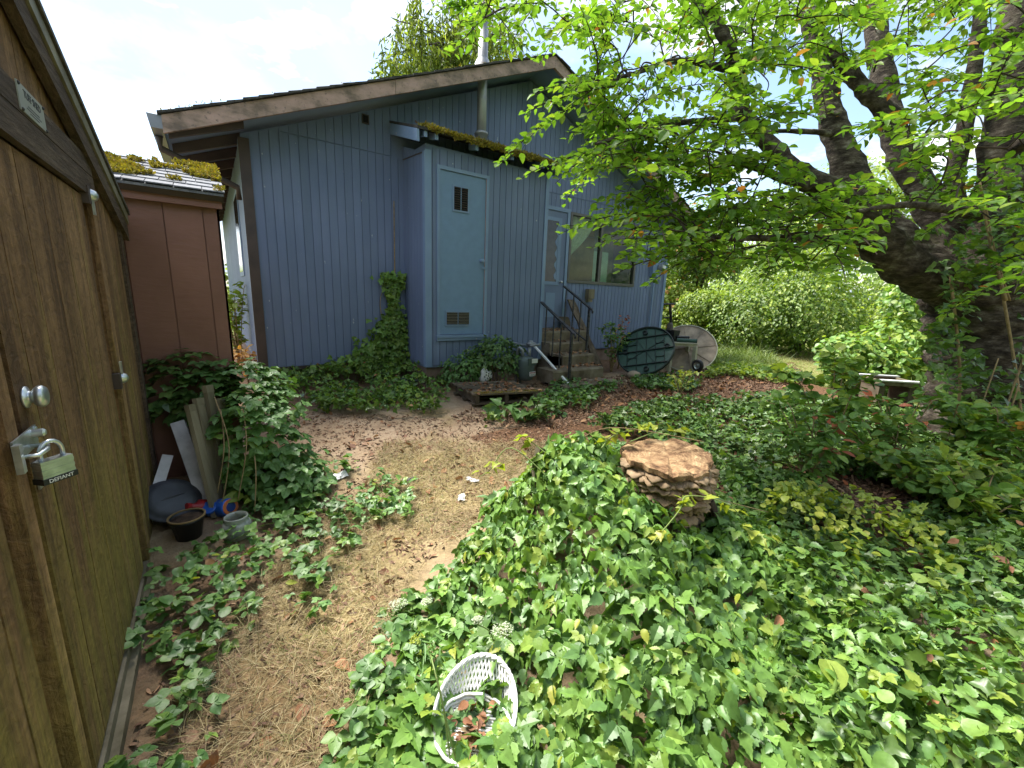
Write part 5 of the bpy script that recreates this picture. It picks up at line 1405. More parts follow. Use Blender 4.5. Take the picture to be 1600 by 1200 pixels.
for s_, nn_ in zip(shoots, (9, 8, 26, 14, 9)): sets.append(shoot(s_, nn_, .062, 'vine', 'lime', .035))
foliage(vine, sets, single=300)
def smooth_path(pts, n=14):
    pts = [np.array(p, float) for p in pts]; out = []
    for i in range(len(pts)-1):
        p0 = pts[max(i-1, 0)]; p1 = pts[i]; p2 = pts[i+1]; p3 = pts[min(i+2, len(pts)-1)]
        for k in range(n):
            t = k/n; out.append(.5*((2*p1)+(-p0+p2)*t+(2*p0-5*p1+4*p2-p3)*t*t+(-p0+3*p1-3*p2+p3)*t**3))
    out.append(pts[-1]); return out
for s_ in shoots: MB().tube(smooth_path(s_, 6), list(np.linspace(.004, .002, 6*(len(s_)-1)+1)), 5).build('stem', 'stem', vine, smooth=True)
for a, b, c in (((700, 770), (790, 740), (900, 690)), ((900, 690), (960, 668), (1100, 690)), ((820, 830), (836, 745), (842, 735)), ((1000, 770), (1050, 765), (1200, 800))):
    MB().tube(smooth_path([at(*a, 2.55), at(*b, 2.5), at(*c, 2.5)], 8), .0026, 5).build('stem', 'drystem', vine, smooth=True)

# ---- right hand carpet of ivy and creepers
P_RIGHT = gpoly([(915, 672), (1000, 638), (1130, 624), (1235, 618), (1330, 640), (1660, 650), (1660, 1130), (1450, 1010), (1250, 880), (1120, 760), (1000, 690)])
P_RIGHT_NEAR = gpoly([(1120, 760), (1660, 690), (1660, 1260), (1250, 1300), (1180, 900)])
P_MULCH = gpoly([(1262, 762), (1330, 748), (1420, 770), (1440, 800), (1400, 832), (1330, 815)])
P_MULCH2 = gpoly([(1180, 738), (1250, 732), (1300, 748), (1250, 762)])
hr_ = lambda x, y: .30*np.maximum(0, fbm(x*2.1+4, y*2.1+7, 3)-.36)+.10*fbm(x*6+2, y*6, 2)
cover('ivy_carpet', 'dark green ivy carpet spreading between the stump and the old tree', 'ivy', [P_RIGHT], 950, 'ivy', [('ivy', .62, 'ivy'), ('vinecool', .28, 'ivy'), ('vine', .16, 'round'), ('bush', .10, 'ivy')], .066, .08, .55, 1.6, hfun=lambda x, y: .16*np.maximum(0, fbm(x*2.3, y*2.3, 3)-.4)+.06*fbm(x*6, y*6, 2), exclude=[P_MULCH, P_MULCH2, STUMP_EX], thr=.30)
P_YEL = gpoly([(1215, 800), (1290, 820), (1420, 850), (1460, 900), (1440, 965), (1370, 930), (1290, 890), (1180, 860)])
cover('lime_creeper', 'yellow-green small leaved creeper below the mulch patch', 'creeper', [P_YEL], 1300, 'ovate', [('lime', .8, 'round'), ('bright', .2, 'trismooth')], .042, .12, .5, 2.2, thr=.30, hfun=lambda x, y: hr_(x, y)+.12)
cover('creeper_cover', 'mid green creeper leaves covering the slope right of the stump', 'creeper', [P_RIGHT_NEAR], 900, 'tri', [('vine', .16, 'round'), ('vinecool', .34, 'tooth'), ('vine', .26, 'tri'), ('ivy', .30, 'ivy'), ('bush', .16, 'vine'), ('bright', .05, 'tri'), ('dead', .015, 'ovate')], .060, .10, .62, 1.3, exclude=[P_MULCH, P_MULCH2, STUMP_EX, P_YEL], thr=.16, hfun=hr_)
# ---- patches on the left
P_L1 = gpoly([(190, 1190), (205, 1000), (235, 900), (300, 860), (420, 850), (430, 900), (400, 985), (330, 1030), (300, 1120), (250, 1200)])
P_L2 = gpoly([(300, 860), (400, 800), (440, 740), (560, 730), (650, 770), (640, 820), (560, 830), (560, 880), (540, 980), (450, 970), (440, 900), (430, 850)])
P_L3 = gpoly([(600, 1000), (640, 960), (720, 900), (620, 1080), (560, 1200), (500, 1200), (550, 1100)])
P_L4 = gpoly([(160, 1290), (215, 1000), (330, 1060), (320, 1230)])
cover('creeper_cover', 'low trailing creeper patches along the storage shed foot', 'creeper', [P_L1, P_L2, P_L3, P_L4], 620, 'trismooth', [('vinecool', .5, 'trismooth'), ('vine', .32, 'trismooth'), ('vinecool', .2, 'round'), ('lime', .03, 'ovate')], .052, .10, .40, 2.4, thr=.40)
# ---- ivy along the house wall
P_W1 = gpoly([(405, 590), (700, 572), (745, 640), (800, 660), (770, 672), (700, 650), (600, 655), (500, 648), (430, 632)])
P_W2 = gpoly([(830, 640), (880, 600), (925, 610), (975, 600), (930, 640), (870, 655)])
P_W3 = gpoly([(985, 600), (1040, 590), (1110, 595), (1080, 615), (1000, 612)])
P_W4 = gpoly([(1095, 592), (1120, 575), (1240, 585), (1250, 605), (1140, 590)])
P_PAL = gpoly([(700, 600), (850, 598), (850, 655), (735, 658)])
hw = lambda x, y: (.10+.22*sstep(.9, 2.0, x))*sstep(5.0, 5.75, y)*(x < 2.3)*(.5+.8*fbm(x*3, y*3, 2))+.12*fbm(x*4, y*4, 2)
cover('ivy_border', 'ivy and weeds banked along the foot of the blue house', 'ivy', [P_W1], 1500, 'ivy', [('ivy', .30, 'ivy'), ('vine', .40, 'ivy'), ('bush', .25, 'ivy'), ('bright', .06, 'round'), ('dead', .03, 'ovate')], .058, .11, .6, 2.6, hfun=hw, exclude=[P_PAL], thr=.40)
cover('weed_patch', 'low weeds around the foot of the steps', 'weeds', [P_W2, P_W3], 1100, 'round', [('vinecool', .5, 'round'), ('vine', .4, 'ovate'), ('ivy', .2, 'ivy')], .06, .13, .5, 2.0, thr=.36)
cover('bright_weeds', 'bright green weeds along the path beyond the beige table', 'weeds', [P_W4], 700, 'round', [('bright', .7, 'round'), ('vine', .4, 'ovate')], .075, .16, .5)

# ---- dry grass, green grass, litter, mulch
def blades(name, label, cat, poly, dens, mat, l0, l1, up, kind='blade', thr=None, exclude=()):
    q = sample_poly(poly, int(area(poly)*dens))
    if thr is not None: q = q[fbm(q[:, 0]*2.6, q[:, 1]*2.6, 3)+rng.uniform(-.08, .08, len(q)) > thr]
    for ex in exclude: q = q[~inpoly(ex, q[:, 0], q[:, 1])]
    P = np.stack([q[:, 0], q[:, 1], G(q[:, 0], q[:, 1])+.002], 1); n = len(q)
    D = nrmz(flatdir(n)+np.array((0, 0, 1.))*up*rng.random((n, 1)))
    V, T = scatter(kind, P, upish(n, .5), D, rng.uniform(l0, l1, n))
    o = mesh_np(name, V, T, LM[mat]); props(o, label, cat, kind='stuff'); return o
P_GR = gpoly([(225, 1230), (300, 1050), (430, 880), (560, 770), (600, 690), (900, 690), (800, 760), (650, 900), (600, 1000), (560, 1240)])
blades('dry_grass', 'straw coloured dead grass in the open middle of the yard', 'grass', P_GR, 9000, 'straw', .03, .12, .40, thr=.33)
blades('green_grass', 'thin green grass growing among the dead grass', 'grass', P_GR, 2200, 'grass', .02, .08, .9, thr=.5)
P_OPEN = gpoly([(420, 720), (430, 645), (700, 655), (900, 625), (1000, 600), (1250, 575), (1260, 606), (1000, 622), (905, 660), (800, 770), (640, 900), (560, 1240), (170, 1240), (300, 900), (560, 740)])
blades('wood_chips', 'shredded bark and twigs scattered over the dirt', 'mulch', P_OPEN, 1300, 'chip', .012, .04, .15, 'chip')
blades('wood_chips', 'coarse bark chips in the bare patch right of the stump', 'mulch', np.concatenate([P_MULCH]), 3200, 'chip', .02, .07, .2, 'chip')
blades('wood_chips', 'bark chips around the steps and round tables', 'mulch', gpoly([(700, 655), (830, 600), (1120, 575), (1240, 565), (1260, 600), (1000, 640), (860, 670)]), 1500, 'chip', .02, .06, .2, 'chip')
blades('leaf_litter', 'curled brown leaves fallen over the yard', 'leaves', P_OPEN, 55, 'dead', .04, .085, .4, 'ovate')
blades('leaf_litter', 'thick fallen leaves around the steps and tables', 'leaves', gpoly([(850, 630), (900, 612), (1060, 590), (1130, 582), (1200, 575), (1240, 590), (1000, 640)]), 160, 'dead', .05, .10, .5, 'ovate')
blades('leaf_litter', 'brown leaves caught in the ivy right of the stump', 'leaves', np.concatenate([P_RIGHT]), 16, 'rust', .05, .09, .5, 'ovate')
blades('tall_grass', 'long bright grass beside the path beyond the beige table', 'grass', gpoly([(1112, 560), (1135, 535), (1180, 540), (1200, 560), (1230, 575), (1150, 585), (1110, 580)]), 900, 'grass', .18, .50, 1.6)
blades('dry_grass', 'yellow dry grass along the path past the big bush', 'grass', gpoly([(1150, 560), (1180, 540), (1330, 548), (1340, 580), (1240, 590)]), 500, 'straw', .08, .22, .9)
def pile(name, label, boxes, n, mat, s0, s1):
    P = []
    for (x0, x1, y0, y1, z) in boxes:
        k = max(3, int(n*(x1-x0)*(y1-y0))); P.append(np.stack([rng.uniform(x0, x1, k), rng.uniform(y0, y1, k), np.full(k, z)+rng.uniform(.002, .02, k)], 1))
    P = np.concatenate(P); m = len(P)
    V, T = scatter('ovate', P, upish(m, .5), flatdir(m), rng.uniform(s0, s1, m))
    o = mesh_np(name, V, T, LM[mat]); props(o, label, 'leaves', kind='stuff'); return o
pile('leaf_litter', 'brown leaves lying on the concrete treads', [(xr[k][0]+.03, xr[k][1]-.03, ys[k]+.05, (ys[k+1] if k < 4 else 5.7)-.02, zs[k]) for k in range(5)], 190, 'dead', .04, .075)
pal = []
for _ in range(170):
    u, v = random.uniform(0, .8), random.uniform(0, .62); p = pp(u, v, .226); pal.append(p)
pal = np.array(pal)+rng.uniform(0, .008, (170, 3)); V, T = scatter('ovate', pal, upish(170, .4), flatdir(170), rng.uniform(.03, .07, 170))
o = mesh_np('leaf_litter', V, T, LM['dead']); props(o, 'brown leaves lying on the wooden pallet', 'leaves', kind='stuff')
# ---- moss
def moss(parent, P, size, mat='moss'):
    n = len(P); V, T = scatter('quad', P, rdir(n), nrmz(upish(n, .9)), size*rng.uniform(.5, 1.3, n))
    return mesh_np('moss', V, T, LM[mat], parent, kind='stuff')
# closet roof edge
n = 7000; x = rng.uniform(2.26, 4.44, n); e = rng.random(n)**1.4*.34
k = fbm(x*5, e*8+2, 3); keep = k+.22-e*.7-.20*sstep(4.0, 4.45, x) > .42; x, e = x[keep], e[keep]
y = ry0-.012+e; z = crz(y)+.006+.035*rng.random(len(x))*fbm(x*9, y*9, 2)*1.3
hang = rng.random(len(x)) < .30
y = np.where(hang, ry0-.012-.012*rng.random(len(x)), y); z = np.where(hang, crz(ry0)-.085*rng.random(len(x))*fbm(x*8, x*0, 2), z)
moss(croof, np.stack([x, y, z], 1), .032)
V, T = scatter('ovate', *(lambda q, m: (q, upish(m, .5), flatdir(m), rng.uniform(.04, .07, m)))(np.stack([rng.uniform(2.3, 4.4, 60), (yy_ := rng.uniform(5.04, 5.6, 60)), crz(yy_)+.03], 1), 60))
mesh_np('fallen_leaves', V, T, LM['dead'], croof, kind='stuff')
# brown shed roof
n = 26000; x = rng.uniform(-.75, X2+.035, n); y = rng.uniform(e0-.01, e1, n)
k = fbm(x*4.2+1.5, y*5.5+4, 3)+.06-.14*sstep(e0+.42, e0+.1, y); keep = k+.12*fbm(x*14, y*14, 2) > .70; x, y = x[keep], y[keep]
moss(rf, np.stack([x, y, zr2(y)+.012+.03*rng.random(len(x))*np.minimum(1, (k[keep]-.55)*6)], 1), .024)
# pallet front edge
q = np.array([pp(random.uniform(0, .85), random.uniform(-.015, .05), random.uniform(.205, .235)) for _ in range(900)])
moss(pt, q, .016)
# house roof edge
q = []
for _ in range(1600):
    xx_ = random.uniform(EXL, 4.2); q.append((xx_, YF-.05+random.random()*.25, RZ(xx_)+.004+random.random()*.012))
q = np.array(q); q = q[fbm(q[:, 0]*4, q[:, 1]*6, 3) > .52]
moss(house, q, .022)

cp = tw+rng.normal(size=(46, 3))*np.array((.055, .055, .006))+np.array((-.01, -.01, .02)); V, T = scatter('ovate', cp, upish(46, .6), flatdir(46), rng.uniform(.025, .055, 46))
o = mesh_np('leaf_litter', V, T, LM['dead']); props(o, 'brown leaves collected in the white wicker chair', 'leaves', kind='stuff')

# ------------------------------------------------------------------ vine column on the house wall
wv = thing('climbing_ivy', 'ivy climbing a bare cane up the house wall beside the closet', 'ivy', (2.15, 5.85, .1))
n = 1300; t = rng.random(n); z = .25+1.35*t**1.35
hwid = .52*(1-sstep(.2, 1.05, z))+.10+.05*np.sin(z*9)
x = 2.10+hwid*rng.normal(size=n)*.62-.26*(1-sstep(.2, .9, z)); y = 5.93-.02-.10*rng.random(n)-.18*(1-sstep(.2, .8, z))*rng.random(n)
k = x < 2.28
P = np.stack([x, y, z], 1)[k]; n = len(P)
NN = nrmz(np.array((-.1, -1, .45))+rng.normal(size=(n, 3))*.35); DD = nrmz(rng.normal(size=(n, 3))*.6+np.array((0, -.2, -.5)))
foliage(wv, [('ivy', 'vine', P[:n//2], NN[:n//2], DD[:n//2], .085*rng.uniform(.6, 1.1, n//2)), ('ivy', 'bush', P[n//2:], NN[n//2:], DD[n//2:], .085*rng.uniform(.6, 1.1, n-n//2))], single=300)
MB().tube(smooth_path([(2.14, 5.80, .1), (2.16, 5.90, .8), (2.15, 5.915, 1.6), (2.16, 5.92, 2.55)], 8), list(np.linspace(.014, .006, 25)), 6).build('cane', 'drystem', wv, smooth=True)
MB().tube(smooth_path([(1.95, 5.80, .1), (1.98, 5.90, .7), (1.93, 5.915, 1.2), (2.05, 5.92, 1.5)], 8), list(np.linspace(.008, .003, 25)), 5).build('cane', 'drystem', wv, smooth=True)

def blob(n, c, rad, low=-.4, sp=.5, thick=.35):
    d = rdir(n); d = d[d[:, 2] > low]; lump = 1+.22*np.sin(d[:, 0]*5+c[0]*3)*np.sin(d[:, 1]*4.3+1)*np.sin(d[:, 2]*5+2)+.12*np.sin(d[:, 0]*11+2)*np.sin(d[:, 2]*9+d[:, 1]*8)
    r_ = lump*(1-thick*rng.random(len(d))**2)
    P = np.array(c)+d*np.array(rad)*r_[:, None]
    nn = nrmz(d*.7+np.array((0, 0, .6))+rng.normal(size=(len(d), 3))*sp)
    dd = nrmz(d*np.array((1, 1, .2))+np.array((0, 0, -.5))+rng.normal(size=(len(d), 3))*.45)
    return P, nn, dd
# ---- vine leaves pressed against the stump
n = 420; a = rng.uniform(-3.6, -.35, n); rr_ = .275+.09*rng.random(n); z = -.10+.20*rng.random(n)**1.2
z = np.where((a < -2.7), z+.16, z)
P = np.stack([sc_[0]+rr_*np.cos(a), sc_[1]+rr_*np.sin(a), z], 1); O = np.stack([np.cos(a), np.sin(a), 0*a], 1)
foliage(vine, [('tri', 'vine', P, nrmz(O+np.array((0, 0, .7))+rng.normal(size=(n, 3))*.35), nrmz(O*.4+np.array((0, 0, -.8))+rng.normal(size=(n, 3))*.4), .062*rng.uniform(.6, 1.2, n))], single=0)
# ---- bush hugging the gas meter
mbush = thing('ivy_bush', 'rounded dark ivy clump growing over the gas meter', 'ivy', (3.25, 4.8, .08))
P, nn, dd = blob(1500, (3.22, 4.85, .40), (.42, .28, .38)); P2, nn2, dd2 = blob(700, (2.75, 4.92, .28), (.36, .22, .26))
P = np.concatenate([P, P2]); nn = np.concatenate([nn, nn2]); dd = np.concatenate([dd, dd2])
k = ~((np.abs(P[:, 0]-3.56) < .15) & (P[:, 1] < 4.62)) & (P[:, 2] > .06) & ~((np.abs(P[:, 0]-2.95) < .13) & (P[:, 1] < 4.74) & (P[:, 2] < .42)) & (P[:, 1] < 5.17)
P, nn, dd = P[k], nn[k], dd[k]; h_ = len(P)//2
foliage(mbush, [('ivy', 'ivy', P[:h_], nn[:h_], dd[:h_], .07*rng.uniform(.6, 1.1, h_)), ('tooth', 'vinecool', P[h_:], nn[h_:], dd[h_:], .065*rng.uniform(.6, 1.1, len(P)-h_))], single=200)
for k in range(5):
    MB().tube(smooth_path([(3.2+.05*k, 4.9, .05), (3.1+.08*k, 4.9, .3), (2.95+.14*k, 4.85, .55)], 5), .006, 5).build('stem', 'drystem', mbush)

# ---- vine over the leaning pickets
pv = thing('climbing_vine', 'dark green three-leaflet vine pouring over the leaning fence pickets', 'vine', (.15, 3.3, -.05))
sets = []
for (n, c, rad, mt) in ((620, (.17, 3.20, .22), (.28, .27, .50), 'vinecool'), (340, (.05, 3.42, .57), (.36, .18, .26), 'vinecool'), (340, (-.20, 3.50, .60), (.28, .10, .30), 'ivy'), (300, (.32, 3.10, .05), (.24, .32, .20), 'vinecool'), (150, (.14, 3.20, .22), (.26, .25, .46), 'vine')):
    P, nn, dd = blob(n, c, rad, -.5, .35, .3)
    k = (P[:, 2] > G(P[:, 0], P[:, 1])+.02) & (P[:, 1] < 3.66) & ~((P[:, 0] < -.02) & (P[:, 2] < .42) & (P[:, 1] < 3.45)) & (P[:, 0] > -.38)
    px_, py_, _ = zip(*[pix(p) for p in P]); px_ = np.array(px_); py_ = np.array(py_)
    k &= ~((px_ < 335) & (py_ > 600)) | (rng.random(len(P)) < .10) & (px_ > 300)
    k |= (px_ < 300) & (py_ < 700) & (P[:, 1] > 3.35) & (P[:, 1] < 3.66) & (P[:, 0] > -.38) & (P[:, 2] > .4)
    P, nn, dd = P[k], nn[k], dd[k]
    sets.append(('trismooth', mt, P, nrmz(nn+np.array((0, 0, .5))), dd, .068*rng.uniform(.6, 1.15, len(P))))
foliage(pv, sets, single=300)
for (a, b, c) in (((335, 620), (358, 700), (345, 800)), ((395, 690), (400, 740), (398, 800)), ((380, 640), (385, 700), (372, 780)), ((345, 640), (350, 700), (340, 770))):
    MB().tube(smooth_path([at(*a, 2.62), at(*b, 2.55), at(*c, 2.55)], 6), .0032, 5).build('stem', 'drystem', pv, smooth=True)

# ---- generic shrub: canes from one base, leaves along them
def shrub(name, label, base, h, nst, spread, leafn, kind, mat, size, group=None, lean=(0, 0), single=0, mats2=None, stemr=.008, stemmat='drystem', cat='shrub'):
    base = np.array(base, float)
    root = thing(name, label, cat, base, group); Ps, Ns, Ds = [], [], []
    rg = np.random.default_rng(abs(int(base[0]*971+base[1]*389)) % 99991)
    for s_ in range(nst):
        a = rg.uniform(0, 2*math.pi); o_ = np.array((math.cos(a), math.sin(a), 0))*spread*rg.uniform(.3, 1)+np.array((lean[0], lean[1], 0))*rg.uniform(.4, 1.2)
        hh = h*rg.uniform(.55, 1.05)
        pts = smooth_path([base+o_*.05, base+o_*.35+np.array((0, 0, hh*.5)), base+o_*.8+np.array((0, 0, hh*.92)), base+o_*1.15+np.array((0, 0, hh*.95))], 5)
        MB().tube(pts, list(np.linspace(stemr, stemr*.3, len(pts))), 5).build('stem', stemmat, root, smooth=True)
        pa = np.array(pts); m = leafn
        t = rg.uniform(.25, 1.0, m)*(len(pa)-1); i = np.minimum(t.astype(int), len(pa)-2); f_ = (t-i)[:, None]
        c = pa[i]*(1-f_)+pa[i+1]*f_
        sd_ = rg.normal(size=(m, 3)); sd_[:, 2] *= .35; sd_ = nrmz(sd_)
        Ps.append(c+sd_*rg.uniform(.01, .10, (m, 1))); Ds.append(nrmz(sd_+np.array((0, 0, -.25)))); Ns.append(nrmz(np.array((0, 0, 1.))+rg.normal(size=(m, 3))*.45-sd_*.2))
    P, Nn, Dd = np.concatenate(Ps), np.concatenate(Ns), np.concatenate(Ds); m = len(P)
    sz = size*rg.uniform(.55, 1.2, m)
    if mats2:
        k = rg.random(m) < mats2[1]
        foliage(root, [(kind, mat, P[~k], Nn[~k], Dd[~k], sz[~k]), (kind, mats2[0], P[k], Nn[k], Dd[k], sz[k])], single=single)
    else: foliage(root, [(kind, mat, P, Nn, Dd, sz)], single=single)
    return root
def gp_(x, y, t):
    p = at(x, y, t); return np.array((p[0], p[1], float(G(p[0], p[1]))))
shrub('leafy_shrub', 'shrub with big rounded light green leaves arching beside the path', gp_(1305, 650, 3.9), 1.12, 8, .42, 40, 'round', 'vine', .10, single=200, lean=(-.10, .10), mats2=('bright', .25))
shrub('leafy_shrub', 'low light green shrub with orange withered sprays under the tree', gp_(1270, 700, 3.5), .72, 9, .45, 40, 'ovate', 'vine', .09, single=150, mats2=('rust', .10))
shrub('leafy_shrub', 'bushy shrub with rusty dead leaves in front of the metal trough', gp_(1400, 700, 3.7), .80, 10, .55, 42, 'ovate', 'vine', .09, single=150, mats2=('rust', .10))
shrub('leafy_shrub', 'dense shrub at the left foot of the old tree', gp_(1470, 720, 3.7), .80, 10, .50, 42, 'round', 'bright', .085, single=150, mats2=('vine', .5))
shrub('leafy_shrub', 'three-leaflet shrub at the right foot of the old tree', gp_(1560, 740, 3.4), .85, 9, .45, 34, 'trismooth', 'vine', .08, single=150, mats2=('amber', .05))
shrub('leafy_shrub', 'spreading dark shrub low in front of the trunk', gp_(1530, 800, 2.9), .48, 9, .50, 34, 'trismooth', 'bright', .075, single=150, mats2=('vine', .5))
shrub('leafy_shrub', 'sprawling shrub over the ivy edge near the mulch patch', gp_(1445, 745, 3.3), .42, 9, .55, 36, 'round', 'vine', .08, single=150, mats2=('bright', .35))
shrub('wall_shrub', 'leggy shrub with fine dark leaves between steps and green table', (5.75, 4.95, .07), .85, 9, .24, 34, 'ovate', 'vinecool', .075, mats2=('lime', .12))
shrub('red_leaf_plant', 'spindly plant with red-orange leaves against the house wall', (6.10, 5.10, .07), 1.08, 3, .16, 34, 'ovate', 'rust', .07, lean=(.25, .1))
shrub('weed_plant', 'pale yellowish weed standing in front of the side table', gp_(1062, 612, 6.0), .42, 5, .20, 20, 'ovate', 'lime', .06)
shrub('lime_sapling', 'lone yellow-green seedling standing on the leaf litter', gp_(1262, 790, 3.3), .22, 3, .07, 7, 'round', 'lime', .075)
shrub('leafy_sprout', 'large-leaved sprout growing against the pallet front', gp_(790, 645, 4.6), .20, 5, .10, 6, 'ovate', 'vinecool', .16, stemmat='stem')
shrub('leafy_sprout', 'dark broad-leaved sprout at the pallet corner below the meter', gp_(840, 640, 4.6), .18, 5, .12, 7, 'ovate', 'ivy', .15, stemmat='stem')
shrub('leafy_sprout', 'bright pitcher-shaped leaf sprout beside the glass jar', gp_(412, 838, 2.75), .16, 3, .03, 4, 'ovate', 'bright', .11, stemmat='stem')
# big single leaves on the right slope
bl = thing('broad_leaf_weed', 'few broad pale yellow-green leaves rising above the creeper', 'weed', gp_(1560, 1050, 1.9))
P = np.array([at(1535, 850, 2.5)+np.array((0, 0, 0)), at(1480, 880, 2.3), at(1480, 920, 2.15), at(1560, 1060, 1.75), at(1290, 1030, 1.62), at(1575, 1180, 1.55), at(1540, 1075, 1.8)])
m = len(P); foliage(bl, [('round', 'bright', P, upish(m, .35), flatdir(m), rng.uniform(.07, .11, m))], single=20)
for p in P: MB().tube([(p[0], p[1], float(G(p[0], p[1]))), p-np.array((0, 0, .0))], .0035, 5).build('stalk', 'stem', bl)

# ---- wild carrot flowers
def umbel(label, tp, mat='flower', r_=.035, curl=0):
    tp = np.array(tp); b = np.array((tp[0]+.06, tp[1]-.05, float(G(tp[0], tp[1]))))
    t = thing('wild_carrot', label, 'flower', b, 'wild carrot flowers')
    MB().tube(smooth_path([b, (b+tp)/2+np.array((.02, .0, .03)), tp-np.array((0, 0, .02))], 6), .0025, 5).build('stalk', 'stem', t)
    n = 160; a = rng.uniform(0, 2*math.pi, n); q = r_*np.sqrt(rng.random(n))
    P = tp+np.stack([q*np.cos(a)*1.3, q*np.sin(a), .012-(q/r_)**2*.012+.004*rng.random(n)+curl*q], 1)
    V, T = scatter('quad', P, upish(n, .5), flatdir(n), rng.uniform(.006, .012, n)); mesh_np('flower_head', V, T, LM[mat], t, kind='stuff')
    for k in range(10):
        aa = k*.628; MB().tube([tp-np.array((0, 0, .02)), tp+np.array((r_*.8*math.cos(aa)*1.2, r_*.8*math.sin(aa), .004))], .0012, 4).build('ray', 'stem', t)
umbel('white wild carrot flower leaning over the dry grass edge', at(622, 945, 1.95))
umbel('smaller white wild carrot flower tucked into the vine edge', at(668, 940, 1.95), r_=.022)
umbel('tall white wild carrot flower standing over the vine', at(785, 985, 1.62))
umbel('greenish closed wild carrot head beside the dirt', at(651, 1001, 1.72), 'lime', .026, .2)
umbel('cream wild carrot bud beside the tall flower', at(747, 970, 1.7), r_=.018)
for k, (a, b, c) in enumerate((((705, 1200), (690, 1090), (668, 1010)), ((715, 1200), (682, 1060), (672, 1020)))):
    t = thing('grass_stalk', ('long dark green stalk bending' if k else 'tall thin green stalk rising') + ' in front of the wicker chair', 'stalk', at(*a, 1.35))
    MB().tube(smooth_path([at(*a, 1.35), at(*b, 1.4), at(*c, 1.5)], 6), .0028, 5).build('stalk', 'stem', t)
    P = np.array([at(*c, 1.5)+rng.normal(size=3)*.03 for _ in range(14)]); V, T = scatter('lance', P, upish(14, .8), rdir(14), rng.uniform(.03, .06, 14)); mesh_np('leaflets', V, T, LM['vinecool'], t, kind='stuff')

# ------------------------------------------------------------------ old cherry tree
TB = at(1530, 720, 4.75); TBz = float(G(TB[0], TB[1]))
tree = thing('cherry_tree', 'old spreading cherry tree with several dark leaning trunks', 'tree', (TB[0], TB[1], TBz))
LIMB = []
def limb(name, pts, seed=0, n=14):
    """pts = (px, py, depth, radius in pixels)"""
    W = [at(p[0], p[1], p[2]) for p in pts]; rr = [p[3]*p[2]/FPX*(.86 if name == 'limb' else .95) for p in pts]
    path = smooth_path(W, 7); rad = np.interp(np.linspace(0, len(W)-1, len(path)), range(len(W)), rr)
    k = np.arange(len(path)); rad = rad*(1+.07*np.sin(k*1.3+seed)+.05*np.sin(k*2.9+seed*2))
    MB().tube(path, list(rad), n, jit=.07, seed=seed).build(name, 'bark', tree, smooth=True)
    for p, r_ in zip(path, rad): LIMB.append((p, r_))
limb('trunk', [(1530, 790, 4.75, 125), (1532, 700, 4.75, 84), (1532, 620, 4.72, 68), (1530, 540, 4.7, 62), (1525, 470, 4.65, 64), (1515, 420, 4.6, 56)], 1, 20)
limb('limb', [(1520, 455, 4.62, 46), (1470, 440, 4.45, 40), (1410, 410, 4.25, 35), (1365, 370, 4.1, 30), (1300, 305, 3.95, 24), (1240, 265, 3.85, 17), (1190, 212, 3.8, 14), (1155, 165, 3.8, 14), (1150, 105, 3.75, 11), (1125, 45, 3.7, 10), (1085, -5, 3.65, 9), (1040, -60, 3.6, 6)], 2)
limb('limb', [(1500, 440, 4.65, 32), (1420, 390, 4.75, 30), (1350, 310, 4.85, 27), (1310, 220, 4.95, 22), (1290, 140, 5.0, 18), (1272, 60, 5.05, 16), (1262, -10, 5.1, 14), (1250, -110, 5.2, 11)], 3)
limb('limb', [(1510, 420, 4.75, 34), (1460, 330, 4.95, 26), (1405, 230, 5.1, 22), (1385, 150, 5.2, 19), (1372, 70, 5.25, 18), (1364, -10, 5.3, 16), (1352, -120, 5.4, 11)], 4)
limb('limb', [(1400, 190, 5.1, 17), (1355, 145, 5.0, 14), (1320, 105, 4.95, 12), (1295, 70, 4.9, 10), (1260, 20, 4.85, 7)], 5, 10)
limb('limb', [(1525, 450, 4.6, 62), (1555, 360, 4.5, 42), (1567, 260, 4.45, 34), (1580, 130, 4.4, 30), (1592, 10, 4.4, 27), (1605, -120, 4.4, 20)], 6, 16)
limb('limb', [(1500, 400, 4.7, 20), (1490, 290, 4.6, 15), (1515, 160, 4.5, 12), (1530, 40, 4.4, 10), (1535, -60, 4.35, 6)], 7, 9)
limb('limb', [(1290, 290, 3.95, 9), (1240, 285, 3.7, 8), (1180, 262, 3.5, 6), (1140, 252, 3.4, 4)], 8, 7)
limb('limb', [(1315, 210, 4.95, 7), (1270, 206, 4.8, 5), (1205, 204, 4.7, 3)], 9, 6)
limb('limb', [(1150, 185, 3.8, 7), (1080, 190, 3.5, 5), (1000, 205, 3.2, 4), (930, 225, 3.05, 3)], 10, 6)
limb('limb', [(1150, 110, 3.75, 7), (1060, 95, 3.5, 5), (990, 115, 3.2, 4), (900, 140, 3.0, 3)], 11, 6)
limb('limb', [(1370, 372, 4.1, 12), (1290, 375, 3.6, 8), (1180, 372, 3.2, 6), (1080, 375, 3.0, 3)], 12, 7)
limb('limb', [(1560, 340, 4.5, 14), (1500, 330, 3.9, 9), (1420, 320, 3.4, 6), (1340, 330, 3.1, 3)], 13, 7)
limb('limb', [(1570, 240, 4.45, 14), (1640, 200, 3.8, 9), (1700, 180, 3.2, 5)], 14, 7)
LP = np.array([p for p, _ in LIMB]); LR = np.array([r_ for _, r_ in LIMB])
LPthin = LP[LR < .12] if (LR < .12).any() else LP
leafP, leafN, leafD, leafS = [], [], [], []
twigs = MB()
trunk_c = np.array((TB[0], TB[1], 2.2))
